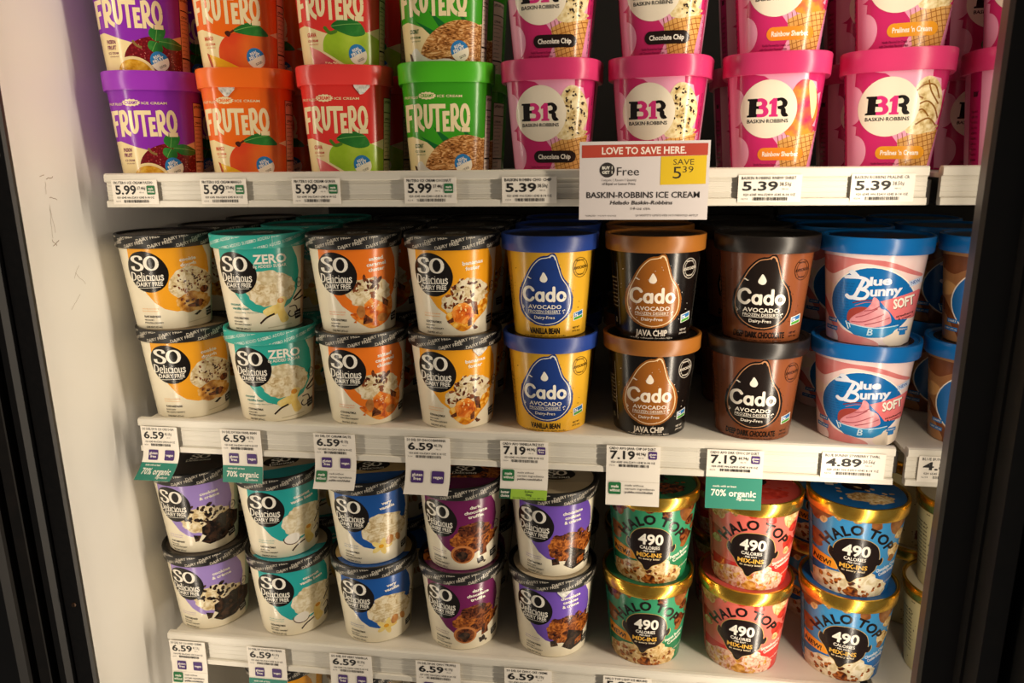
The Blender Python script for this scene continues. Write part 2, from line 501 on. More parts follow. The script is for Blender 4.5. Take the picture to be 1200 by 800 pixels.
# screw with a bright washer on the jamb plate
def disc(name, c, r, m, axis='y', n=20, th=0.001):
    V = []; F = []
    for k in range(n):
        a = k * math.tau / n; V.append((c[0] + r * math.cos(a), c[1], c[2] + r * math.sin(a)))
    for k in range(n):
        a = k * math.tau / n; V.append((c[0] + r * .8 * math.cos(a), c[1] - th, c[2] + r * .8 * math.sin(a)))
    F = [(i, (i + 1) % n, n + (i + 1) % n, n + i) for i in range(n)] + [tuple(range(n, 2 * n))]
    return mesh_pd(name, V, F, m)
link('screw', disc('screw', (-.4640, FY - .003, 1.508), .0028, mat('#d8d2c4', 0.4)), jb)
link('screw', disc('screw.001', (-.4640, FY - .003, 1.125), .0022, mat('#6b4a30', 0.5)), jb)
link('led_housing', box_me('led_housing', -.532, -.514, -.138, -.118, 0.5, 1.85, mat('#cfcac0', .4), .001), jb)

mu = empty('door_2', (0, 0, 0)); mu['kind'] = 'structure'; mu['label'] = 'black freezer door mullion on the right, out of focus'
link('mullion_post', prism('mullion_post', [(.2330, FY), (.2345, FY - .004), (.2550, FY - .006), (.2560, FY - .014), (.345, FY - .014), (.345, FY + .025), (.240, FY + .025)], 0.3, 2.1, blackm2), mu)
link('gasket', prism('gasket.002', [(.2580, FY - .014), (.2600, FY - .028), (.2720, FY - .031), (.2760, FY - .014)], 0.3, 2.1, blackm), mu)
link('door_edge', prism('door_edge', [(.2790, FY - .014), (.2800, FY - .06), (.40, FY - .06), (.40, FY - .014)], 0.3, 2.1, mat('#080706', .5)), mu)
link('led_housing', box_me('led_housing', .270, .290, -.138, -.118, 0.5, 1.85, mat('#cfcac0', .4), .001), mu)

# shelves
def rail_profile(h):
    """front lip, recessed ribbed ticket channel and bottom lip; (y, z) with z = 0 at the top of the lip"""
    p = [(.010, -DECK), (.0085, -.0012), (.0065, 0), (.002, 0), (0, -.0012), (-.0004, -.004), (-.0004, -.0078), (.0008, -.0086), (.0026, -.0086)]
    z = -.0086; n = 4; dz = (h - .0086 - .0066) / n
    for k in range(n):
        p += [(.0026, z - dz * .70), (.0022, z - dz * .80), (.0022, z - dz * .92), (.0026, z - dz)]; z -= dz
    p += [(.0008, -h + .0066), (-.0006, -h + .0060), (-.0008, -h + .0005), (.0004, -h), (.007, -h), (.0075, -h + .004), (.0075, -DECK - .004), (.010, -DECK - .003)]
    return p
def shelf(label, key, x0, x1, h, depth=.60):
    t = empty('freezer_shelf', (0, 0, ZL[key])); tag(t, label, 'shelf', 'freezer shelves')
    link('shelf_deck', box_me('shelf_deck', x0 + .001, x1 - .001, .0095, depth, -DECK - .004, -DECK, shelfm), t)
    link('price_rail', extrude_x('price_rail', rail_profile(h), x0, x1, railm), t)
    for x in (x0 + .03, x1 - .03):
        link('bracket', box_me('bracket', x - .002, x + .002, .05, depth, -DECK - .030, -DECK - .004, steelm), t)
    return t
shelf('white shelf with ticket rail under the fruit and pink ice cream tubs', 'top', XL, XR, .0330)
shelf('white shelf with hanging price tickets under the yellow avocado tubs', 'mid', XL, XR, .0372)
shelf('lowest white shelf in view, under the gold-lidded tubs', 'bot', XL, XR, .0372)
shelf('white shelf of the next bay beside the pralines tub, cut off by the black mullion', 'top', XN, .95, .0330)
shelf('white shelf of the next bay with a cut-off 4.89 ticket by the black mullion', 'mid', XN, .95, .0372)
shelf('white shelf of the next bay under the cream tubs with gold lids', 'bot', XN, .95, .0372)
shelf('dim shelf below the lowest row, seen through the gap under the tickets', 'low', XL, .95, .0372)
# slotted upright between the two bays
up = empty('shelf_upright', (0, 0, 0.35)); tag(up, 'dark slotted steel upright between the two shelf bays', 'upright')
link('post', box_me('post', .2645, .2715, .600, .640, 0, 1.70, mat('#2a241d', .5)), up)
for k in range(3):
    z = (ZL['top'], ZL['mid'], ZL['bot'])[k] - .35
    link('hook_plate', box_me('hook_plate', .2630, .2730, .020, .600, z - .034, z - .012, mat('#2c251e', .45), .001), up)

# ------------------------------------------------------------------ tubs
SPEC = {  # bottom half width, top half width, body height, lid half width, lid height, section exponent
 'so': (.0378, .0462, .0880, .0492, .0140, 2.0), 'cado': (.0362, .0437, .0865, .0490, .0155, 2.0),
 'halo': (.0378, .0462, .0875, .0492, .0145, 2.0), 'fru': (.0378, .0434, .0855, .0468, .0180, 3.0),
 'br': (.0345, .0422, .0850, .0470, .0185, 3.0), 'bb': (.0362, .0445, .0865, .0496, .0150, 2.35)}

def rings_me(name, P, rings, m, cap0=True, cap1=True):
    n = len(P); V = []; F = []
    for r, z in rings: V += [(p[0] * r, p[1] * r, z) for p in P]
    for k in range(len(rings) - 1):
        for i in range(n):
            j = (i + 1) % n; F.append((k * n + i, k * n + j, (k + 1) * n + j, (k + 1) * n + i))
    if cap0: F.append(tuple(range(n))[::-1])
    if cap1: F.append(tuple(range((len(rings) - 1) * n, len(rings) * n)))
    me = mesh_pd(name, V, F, m, True)
    return me

FOIL = tex([(.3, '#9a9890'), (.5, '#d8d6ce'), (.7, '#f6f4ee')], 260.0, rough=.25, detail=5)
class Design:
    def __init__(s, spec, cupm, lidm, xf, face, lidfn=None, discfn=None, lidtop=None):
        rb, rt, H, lr, lh, n = SPEC[spec]
        s.H, s.lr, s.stack = H, lr, H + lh - .0032
        wr = Wrap(rb, rt, H, n); P = wr.P[:-1]
        r = lambda z: rb + (rt - rb) * z / H
        s.cup = rings_me('cup', P, [(rb - .006, .002), (rb - .0035, .002), (rb - .0028, 0), (rb - .0012, 0), (r(.0012), .0012), (r(.03), .03), (r(.06), .06), (rt, H), (rt - .002, H)], M(cupm))
        z0 = H - .001
        s.lid = rings_me('lid', P, [(rt - .001, z0 + .0004), (lr - .0012, z0), (lr - .0006, z0 + .0008), (lr, z0 + lh - .0012), (lr - .0005, z0 + lh - .0003), (lr - .0014, z0 + lh),
                                    (lr - .0030, z0 + lh - .0003), (lr - .0042, z0 + lh - .0022), (lr - .03, z0 + lh - .0022)], M(lidm))
        if lidtop is not None:
            s.lid.materials.append(M(lidtop)); s.lid.polygons[len(s.lid.polygons) - 1].material_index = 1
            nn = Wrap.N
            for i in range(7 * nn, 8 * nn): s.lid.polygons[i].material_index = 1
        for mm in (s.cup, s.lid):
            mm.set_sharp_from_angle(angle=math.radians(40))
        A = Art(wr, xf, ylim=(0.3, H * 1000 - 0.2)); face(A)
        s.prints = list(A.meshes().items())
        s.wr = wr
        s.lprints = []
        if lidfn:
            lw = Wrap(lr - .0006, lr, lh - .002, n, z0 + .0008)
            B = Art(lw, (0, 1, 0, -1), ylim=(0.2, (lh - .0022) * 1000)); B.raw = True; B.part = 'lid_print'; lidfn(B)
            s.lprints += list(B.meshes().items())
        if discfn:
            Cc = Art(Flat(up=True, z=z0 + lh - .0022), (0, 1, 0, -1)); Cc.part = 'lid_top_print'; discfn(Cc, (lr - .0045) * 1000)
            s.lprints += list(Cc.meshes().items())
    def put(s, name, x, y, z, rz, label, cat, group, extra=None):
        t = empty(name, (x, y, z), rz); tag(t, label, cat, group)
        c = link('cup', s.cup, t); l = link('lid', s.lid, t)
        for nm, me in s.prints: link(nm, me, c)
        for nm, me in s.lprints: link(nm, me, l)
        if extra is not None:
            A = Art(s.wr, (0, 1, 0, 1), ylim=(0, s.H * 1000 - .1), base=.0011); A.part = 'foil_seal'
            h = -s.H * 1000; q = extra
            A.poly([(q, h - 1), (q + 16, h - 1), (q + 15, h + 3), (q + 9, h + 9), (q + 6, h + 9.5), (q + 1, h + 3)], FOIL)
            for nm, me in A.meshes().items(): link(nm, me, t)
        return t

# ------------------------------------------------------------------ label artwork (drawing units follow the front of each tub; y down)
INK, CREAM, WHITE = '#17120f', '#efe5cb', '#f6f0e2'
def facts_panel(A, x0, x1, y0, y1, paper, ink, rows=11):
    """nutrition panel in arc millimetres on the side of the tub"""
    xf, raw, part = A.xf, A.raw, A.part
    A.xf = (0, 1, 0, -1); A.raw = True; A.part = 'nutrition_panel'
    A.poly([(x0, y0), (x1, y0), (x1, y1), (x0, y1)], ink)
    A.poly([(x0 + .5, y0 + .5), (x1 - .5, y0 + .5), (x1 - .5, y1 - .5), (x0 + .5, y1 - .5)], paper)
    h = y1 - y0
    A.text('Nutrition Facts', (x0 + x1) / 2, y1 - 4, (x1 - x0) - 3, 3.0, ink, .03)
    words = ['Amount per serving', 'Total Fat 11g', 'Saturated Fat 8g', 'Trans Fat 0g', 'Cholesterol 0mg', 'Sodium 45mg', 'Total Carb 22g', 'Dietary Fiber 1g', 'Total Sugars 18g', 'Protein 2g', 'Calcium 4%', 'Iron 2%', 'Potassium 2%']
    A.text('Calories', x0 + 8, y1 - h * .27, 12, 2.4, ink, .03)
    for k in range(rows):
        y = y1 - h * .36 - k * h * .60 / rows
        A.text(words[k % len(words)], x0 + 1.5 + len(words[k % len(words)]) * .42, y, len(words[k % len(words)]) * .8, 1.25, ink, .01, res=1, same=k > 0)
    for f, t in ((.19, .9), (.315, .5), (.80, 1.4)):
        y = y1 - h * f; A.poly([(x0 + .8, y), (x1 - .8, y), (x1 - .8, y + t), (x0 + .8, y + t)], ink)
    A.xf, A.raw, A.part = xf, raw, part

def side_poly(A, P, m, part='background_print'):
    xf, raw, pt = A.xf, A.raw, A.part
    A.xf = (0, 1, 0, -1); A.raw = True; A.part = part
    A.poly(P, m); A.xf, A.raw, A.part = xf, raw, pt

# ---- dairy-free pints with the black leaf logo
LOGO = [(112, 300), (150, 252), (215, 240), (290, 268), (340, 322), (362, 385), (350, 450), (310, 500), (240, 525), (170, 508), (125, 450), (105, 370)]
def so_face(col, lines, picture, side, blend='COCONUTMILK', tint=None, lscale=1.0, zero=False):
    def f(A):
        A.part = 'background_print'
        A.poly([(110, 214), (606, 214), (632, 300), (636, 400), (616, 520), (565, 612), (480, 660), (390, 668), (310, 645), (250, 600), (200, 530), (150, 430), (112, 330)], col)
        side_poly(A, [(52, 2), (118, 2), (118, 86), (52, 86)], side)
        A.part = 'flavor_picture'
        picture(A)
        A.part = 'brand_logo'
        A.poly(LOGO, INK, smooth=6)
        A.word('SO', SER, 214, 322, 182, 98, WHITE, .20, .10, track=.02)
        A.word('Delicious', SER, 222, 414, 210, 54, WHITE, .155, .10, track=.03)
        A.text('DAIRY FREE', 230, 466, 172, 29, WHITE, .03, rot=2)
        A.line([(150, 446), (318, 436)], 3, WHITE); A.line([(158, 495), (300, 488)], 3, WHITE)
        A.part = 'flavor_text'
        if zero:
            A.text('ZERO', 455, 292, 220, 58, WHITE, .04); A.text('0g ADDED SUGAR', 452, 340, 220, 20, WHITE, .02)
            A.text('coconut', 190, 600, 70, 17, '#2f8f86', .03); A.text('vanilla bean', 225, 628, 120, 17, '#2f8f86', .03)
            A.text('naturally flavored', 262, 656, 170, 9, '#5b8f86', 0)
        else:
            y = 322 - 18 * len(lines)
            for k, (t, wd) in enumerate(lines):
                V, T = glyphs(t, .045, 2, 1.0)
                A.place(V, T, 497, y + 36 * k + 18, wd * lscale, 23, WHITE, rot=5)
            A.text('naturally and artificially', 215, 640, 110, 8, tint or col, 0); A.text('flavored frozen dessert', 213, 658, 105, 8, tint or col, 0)
        A.text(blend, 222, 697, 108, 14, INK, .035)
        A.text('NON-DAIRY', 198, 722, 62, 10, INK, .015); A.text('FROZEN DESSERT', 228, 742, 122, 10, INK, .015)
        A.text('ONE PINT (473 mL)', 225, 772, 104, 13, INK, .015)
        A.ring(628, 480, 16, 34, 3, INK); A.text('GF', 628, 480, 18, 16, INK)
        A.part = 'certification_mark'
        A.poly([(585, 680), (622, 668), (622, 728), (585, 735)], INK); A.text('NON', 603, 692, 28, 10, WHITE); A.text('GMO', 603, 712, 28, 10, WHITE)
        facts_panel(A, 70, 100, 6, 82, '#efe6d2', INK)
    return f
SOXF = (364, .144, 795, .1518)

def lid_words_fixed(word, m, wd=19.0):
    def f(B):
        B.xf = (0, 1, 12.0, 1)
        first = True
        for r in range(4):
            for k in range(-6, 7):
                x = k * (wd + 3.5) + r * 11.0
                if abs(x) > 125: continue
                B.text(word, x, r * 6.0 - 4.0, wd, 3.1, m, .012, rot=12, res=2, same=not first); first = False
        B.line([(18, 0), (18.4, 14)], .35, m)
    return f
def so_disc(col, speck):
    def f(D, R):
        D.xf = (0, 1, 0, 1)
        D.poly([(x, y) for x, y in ellpts(0, 0, R * .97, R * .97, 40)], speck)
        D.poly([(x, y) for x, y in ellpts(0, 0, R * .97, R * .97, 20, 20, 160)], col)
        D.poly(ellpts(4, -6, 20, 15, 32), INK)
        D.word('SO', SER, 4, -9, 22, 12, WHITE, .2, .1); D.word('Delicious', SER, 4, 2, 27, 6, WHITE, .14, .09)
    return f
VAN = tex([(0.36, '#bda272'), (0.49, '#dfcca2'), (0.62, '#f0e4c6')], 170.0, detail=5, distort=.9)
VANW = tex([(0.36, '#cdbb92'), (0.49, '#e2d4b0'), (0.62, '#f1e8d0')], 150.0, detail=5, distort=.9)
CHOC = tex([(0.36, '#2a1009'), (0.49, '#5d2b14'), (0.62, '#8f4e26')], 160.0, detail=6, distort=1.0)
CHOC2 = tex([(0.36, '#3c170a'), (0.49, '#8a4619'), (0.62, '#c4742f')], 150.0, detail=6, distort=1.2)
COOKIE = tex([(0.36, '#15100d'), (0.49, '#2b1d16'), (0.62, '#4a3324')], 190.0, detail=6)
DOUGH = tex([(0.36, '#a4641c'), (0.49, '#d89a3f'), (0.62, '#eec27a')], 130.0, detail=6)
CARA = tex([(0.36, '#b8480e'), (0.49, '#e8781c'), (0.62, '#f7a94a')], 90.0, detail=4, distort=1.0)
BANANA = tex([(0.36, '#c87010'), (0.49, '#f0a01c'), (0.62, '#ffd16a')], 110.0, detail=5, distort=1.4)
PECAN = tex([(0.2, '#8a4a1c'), (0.6, '#c98a48'), (0.85, '#e5b878')], 110.0, detail=5)
YEL = tex([(0.2, '#e0b84a'), (0.6, '#f3dc8c'), (0.9, '#fbf1c8')], 80.0, detail=3)
def pic_dough(A):
    A.blob(500, 480, 148, 122, VAN, .05, 34, 2); A.bits(500, 455, 128, 90, 44, 6, CHOC, 4)
    A.blob(505, 610, 118, 72, DOUGH, .10, 26, 5); A.bits(500, 610, 95, 50, 9, 12, CHOC, 9)
    A.poly([(462, 628), (545, 612), (570, 640), (550, 655), (470, 645)], CHOC); A.ell(590, 535, 30, 26, CHOC)
    A.poly([(500, 705), (540, 680), (556, 688), (520, 712)], COOKIE)
    A.poly([(455, 752), (600, 738), (600, 744), (455, 757)], '#cfc4a4')
def pic_zero(A):
    A.blob(440, 500, 165, 118, VAN, .06, 34, 3); A.blob(420, 420, 90, 52, VANW, .12, 20, 7)
    A.poly([(385, 640), (470, 610), (500, 650), (430, 690), (385, 672)], YEL, smooth=4)
    A.poly([(500, 560), (545, 575), (520, 640), (545, 720), (500, 742), (478, 690), (470, 620)], YEL, smooth=4)
    A.ell(502, 585, 22, 18, '#d58b17')
    A.line([(352, 735), (400, 695), (455, 672)], 13, COOKIE, 6); A.line([(585, 590), (640, 540)], 12, COOKIE); A.line([(590, 600), (655, 585)], 10, COOKIE)
    A.line([(555, 640), (595, 640), (600, 690), (565, 712), (545, 690), (560, 665)], 8, '#51413c', 6)
    A.poly([(400, 765), (560, 755), (560, 762), (400, 772)], '#cfc4a4')
def pic_coco(A):
    A.blob(500, 520, 165, 125, VANW, .06, 34, 3); A.blob(500, 440, 110, 56, VANW, .12, 20, 8)
    A.ell(400, 645, 62, 44, '#efe9de', rot=-20); A.ring(400, 645, 62, 44, 8, '#5c3d2a', 0, 200)
    A.poly([(520, 570), (560, 585), (550, 640), (575, 700), (530, 730), (505, 690), (500, 610)], YEL, smooth=4); A.ell(535, 590, 20, 16, '#d58b17')
    A.line([(395, 745), (440, 705), (500, 680)], 12, COOKIE, 6); A.line([(585, 580), (640, 510)], 10, COOKIE); A.line([(575, 640), (610, 620), (620, 670), (585, 700)], 8, '#6b5a50', 5)
def pic_very(A):
    A.blob(470, 530, 165, 118, VAN, .06, 34, 4); A.blob(470, 445, 120, 60, VAN, .12, 20, 9)
    for k in range(6): A.line([(345 + k * 6, 500 + k * 24), (450, 490 + k * 24), (590 - k * 5, 500 + k * 22)], 3, '#c6ad7c', 5, same=k > 0)
    for k in range(5): A.poly(ellpts(440 + 40 * math.cos(k * 1.257), 655 + 30 * math.sin(k * 1.257), 42, 20, 14, rot=k * 72), YEL, same=k > 0)
    A.ell(440, 652, 20, 16, '#e2a21c'); A.ell(505, 615, 26, 40, PECAN, rot=20); A.ell(565, 615, 17, 34, PECAN, rot=-15)
def pic_truffle(A):
    A.blob(470, 555, 165, 90, CHOC2, .08, 34, 4); A.blob(480, 470, 120, 62, CHOC, .1, 24, 5); A.bits(470, 520, 150, 90, 30, 7, CHOC, 6)
    A.ell(392, 660, 88, 74, '#c77d44'); A.ell(392, 664, 72, 60, CHOC); A.ell(390, 668, 40, 34, COOKIE)
    A.poly([(520, 600), (560, 590), (565, 680), (515, 690)], CHOC); A.bits(540, 730, 40, 16, 6, 12, COOKIE, 8)
def pic_cookies(A):
    A.blob(440, 520, 170, 110, VAN, .08, 34, 6); A.bits(430, 490, 165, 95, 40, 13, COOKIE, 7)
    A.poly([(420, 580), (500, 540), (610, 500), (650, 560), (640, 650), (560, 725), (460, 735), (400, 700), (440, 660), (415, 640)], COOKIE)
    A.poly([(350, 640), (405, 650), (395, 690), (360, 700)], COOKIE)
    A.poly([(415, 640), (440, 660), (395, 706), (388, 690)], CREAM)
def pic_choccookies(A):
    A.blob(480, 560, 160, 115, CHOC2, .06, 34, 6); A.bits(500, 480, 140, 40, 26, 12, CHOC, 7); A.bits(370, 600, 50, 50, 12, 12, CHOC, 9)
    A.poly([(480, 560), (540, 590), (600, 640), (590, 700), (530, 715), (440, 690), (470, 640)], COOKIE); A.poly([(345, 650), (390, 640), (405, 690), (350, 700)], COOKIE)
    A.poly([(520, 660), (590, 640), (590, 720), (500, 745), (430, 700)], COOKIE); A.poly([(535, 665), (585, 655), (580, 705), (530, 715)], CHOC2)
def pic_caramel(A):
    A.poly([(540, 560), (590, 540), (600, 640), (560, 720), (470, 760), (400, 745), (300, 660), (380, 640)], CARA, smooth=4)
    A.blob(440, 515, 155, 105, VAN, .09, 34, 7); A.bits(450, 480, 140, 70, 22, 11, CHOC, 8, 2.2)
    A.blob(375, 640, 30, 42, PECAN, .06, 14, 3); A.blob(525, 695, 36, 30, PECAN, .06, 14, 4)
    A.poly([(400, 590), (452, 548), (545, 600), (455, 700), (405, 660)], CARA); A.bits(465, 612, 40, 28, 12, 4, '#fbe3b8', 2)
    A.poly([(405, 660), (455, 700), (450, 720), (385, 730), (390, 690)], CHOC); A.poly([(528, 550), (575, 590), (565, 625), (530, 600)], CHOC)
    A.poly([(320, 715), (340, 695), (342, 718)], CARA)
def pic_banana(A):
    A.poly([(560, 500), (600, 520), (590, 620), (520, 690), (470, 745), (400, 760), (310, 680), (340, 620)], BANANA, smooth=4)
    A.blob(470, 500, 125, 95, VAN, .1, 34, 8); A.blob(335, 570, 60, 60, VAN, .12, 20, 9); A.bits(450, 490, 150, 80, 26, 9, CHOC, 10, 2.2); A.bits(340, 580, 50, 45, 9, 8, CHOC, 11, 2)
    A.blob(418, 640, 72, 72, CARA, .05, 24, 5); A.bits(415, 620, 40, 40, 9, 5, '#ffd98a', 3)
    A.poly([(478, 560), (522, 570), (530, 660), (498, 650)], CHOC); A.poly([(312, 690), (355, 665), (360, 695), (325, 706)], CHOC); A.poly([(455, 690), (485, 665), (482, 725), (455, 730)], CHOC)
    A.bits(510, 735, 14, 18, 5, 9, CHOC, 12)

def so(col, lines, pic, side, lidc=('#0f0d0c', '#d0c8b8'), words='DAIRY FREE', discs=None, **k):
    disc = so_disc(*discs) if discs else None
    return Design('so', CREAM, mat(lidc[0], .42), SOXF, so_face(col, lines, pic, side, **k), lid_words_fixed(words, lidc[1], 24 if words == 'DAIRY FREE' else 36), disc, '#1c1815' if lidc[0] == '#0f0d0c' else '#2f5f5b')

D = {}
D['dough'] = so('#eda324', [('cookie', 112), ('dough', 108)], pic_dough, '#b9cfae', blend='PLANT-BASED BLEND', discs=('#8d7a5e', '#57493a'))
D['zero'] = so('#2fa99c', [], pic_zero, '#e0b08a', ('#2fab9d', '#d6efe4'), 'ZERO ADDED SUGAR', zero=True, discs=('#1f5d57', '#27433f'))
D['caramel'] = so('#ee7a1e', [('salted', 100), ('caramel', 135), ('cluster', 112)], pic_caramel, '#e7dcc2', discs=('#8d7a5e', '#57493a'))
D['banana'] = so('#f2a51f', [('bananas', 140), ('foster', 100)], pic_banana, '#e8a93a', discs=('#8d7a5e', '#57493a'))
D['cookies'] = so('#9d86c9', [('cookies', 125), ('& crème', 135)], pic_cookies, '#bccbb0', blend='PLANT-BASED BLEND', discs=('#3a3029', COOKIE))
D['coconut'] = so('#27a5a3', [('coconut', 125), ('vanilla bean', 175)], pic_coco, '#d9cfb8', discs=('#2f9fa8', '#b9a98e'))
D['very'] = so('#1c56a4', [('very', 74), ('vanilla', 112)], pic_very, '#cdbf9f', discs=('#1c4f94', '#b89d6a'))
D['truffle'] = so('#6f1d55', [('dark', 78), ('chocolate', 160), ('truffle', 108)], pic_truffle, '#e2d4b6', discs=('#5d1a46', CHOC2))
D['choccookies'] = so('#6f4fb3', [('chocolate', 145), ('cookies', 112), ('& crème', 122)], pic_choccookies, '#d8ceb8', discs=('#b8a88c', '#a5977f'))

# ---- avocado frozen dessert
PEAR = [(385, 222), (350, 236), (300, 248), (252, 300), (214, 380), (186, 460), (180, 540), (205, 620), (268, 672), (340, 688), (420, 668), (478, 610), (497, 530), (480, 440), (440, 370), (418, 300), (402, 245)]
def cado_face(bg, body, linec, txt, name, nm_col, sub, fleck):
    def f(A):
        A.part = 'avocado_print'
        c = (338, 470)
        out = [(c[0] + (x - c[0]) * 1.10, c[1] + (y - c[1]) * 1.06) for x, y in PEAR]
        A.poly(out, body, smooth=5)
        R = random.Random(4); Q = catmull(out, 5, True)
        for k in range(0, len(Q), 1):
            x, y = Q[k]; t = Q[(k + 2) % len(Q)]; dx, dy = t[0] - x, t[1] - y; L = math.hypot(dx, dy) or 1
            o = R.uniform(-2, 10); nx, ny = dy / L, -dx / L
            A.line([(x + nx * o, y + ny * o), (x + nx * (o + 3) + dx * 1.1, y + ny * (o + 3) + dy * 1.1)], R.uniform(3, 7), body, same=k > 0)
        A.line(PEAR, 5.5, linec, 6, closed=True)
        A.line([(362, 236), (375, 222), (392, 228), (402, 250)], 10, linec, 5)
        A.poly([(325, 332), (345, 362), (349, 382), (338, 398), (320, 400), (304, 390), (302, 374), (312, 352)], txt, smooth=3)
        A.part = 'brand_logo'
        A.word('Cado', RND, 330, 482, 290, 106, body, .27, .25, True)
        A.word('Cado', RND, 330, 482, 282, 96, txt, .21, .19, True)
        A.text('AVOCADO', 332, 568, 214, 26, txt, .03, track=1.05)
        A.text('FROZEN DESSERT', 330, 600, 208, 19, txt, .01)
        A.line([(226, 615), (434, 615)], 2.5, txt)
        A.text('Dairy-Free', 330, 640, 132, 20, txt, .02)
        A.bits(233, 378, 10, 16, 4, 4, txt, 5); A.bits(455, 600, 16, 12, 4, 3, txt, 6); A.bits(195, 575, 8, 20, 4, 3, txt, 7)
        A.part = 'flavor_text'
        A.text(name, 332, 734, 196 if len(name) < 13 else 300, 38, nm_col, .05)
        A.text(sub, 335, 768, 262, 11, nm_col, .01, res=1)
        A.text('NET WT', 535, 722, 44, 13, nm_col, .02); A.text('(473 mL)', 535, 745, 50, 12, nm_col, .01)
        A.part = 'certification_mark'
        A.ring(558, 310, 46, 66, 3, fleck); A.ring(558, 310, 34, 50, 2, fleck); A.text('AVOCADO', 558, 310, 84, 18, fleck, .03, rot=6)
        A.text('MADE WITH', 558, 262, 50, 10, fleck, .01); A.text('ORGANIC', 558, 356, 46, 10, fleck, .01)
        A.poly([(515, 618), (578, 602), (578, 660), (515, 674)], '#e8e6da'); A.poly([(520, 622), (574, 608), (574, 634), (520, 650)], '#2c6fae'); A.poly([(520, 653), (574, 640), (574, 658), (520, 670)], '#4d9a3c')
        A.text('N', 535, 634, 18, 18, '#f4f2ea', .04)
        A.bits(330, 500, 250, 280, 40, 2.2, fleck, 12)
        side_poly(A, [(-44, 12), (-43.6, 12), (-43.6, 74), (-44, 74)], fleck); side_poly(A, [(52, 8), (52.6, 8), (52.6, 78), (52, 78)], fleck)
        A.xf = (0, 1, 0, -1); A.raw = True; A.part = 'side_text'
        for k in range(8): A.text('Deliciously creamy', -52, 30 + k * 4, 13, 1.6, fleck, .01, res=1, same=k > 0)
        A.xf = (0, 1, 0, -1); A.text('U', -51, 16, 3.5, 5, fleck, .02)
        facts_panel(A, 60, 92, 6, 80, bg, fleck)
    return f
CAXF = (362, .151, 785, .1462)
def cado(bg, body, linec, txt, name, nm, sub, fleck, lid):
    def disc(Dd, R):
        Dd.poly(ellpts(0, 0, R * .95, R * .95, 40), '#1a1613'); Dd.xf = (0, 1, 0, 1)
        Dd.word('Cado', RND, 0, 0, 46, 15, '#4b4238', .12, .1, True)
        Dd.ring(0, 0, R * .82, R * .82, .6, '#4b4238')
    return Design('cado', bg, mat(lid, .33), CAXF, cado_face(bg, body, linec, txt, name, nm, sub, fleck), None, disc, '#1a1613')
D['vanillabean'] = cado('#e9b232', '#1d3a80', '#eae6dc', '#f4efe0', 'VANILLA BEAN', '#241c14', 'a creamy vanilla with vanilla specks', '#3a2d14', '#23408e')
D['java'] = cado('#120d0b', '#9c5c1e', '#f3d7a8', '#f3e6d3', 'JAVA CHIP', '#f3e9da', 'creamy coffee with chocolate flakes', '#d9cfc0', '#9c6022')
D['darkchoc'] = cado('#84492a', '#1d1410', '#c28b62', '#f3ebdc', 'DEEP DARK CHOCOLATE', '#1d120d', 'rich and creamy chocolate dessert', '#2f190e', '#191310')

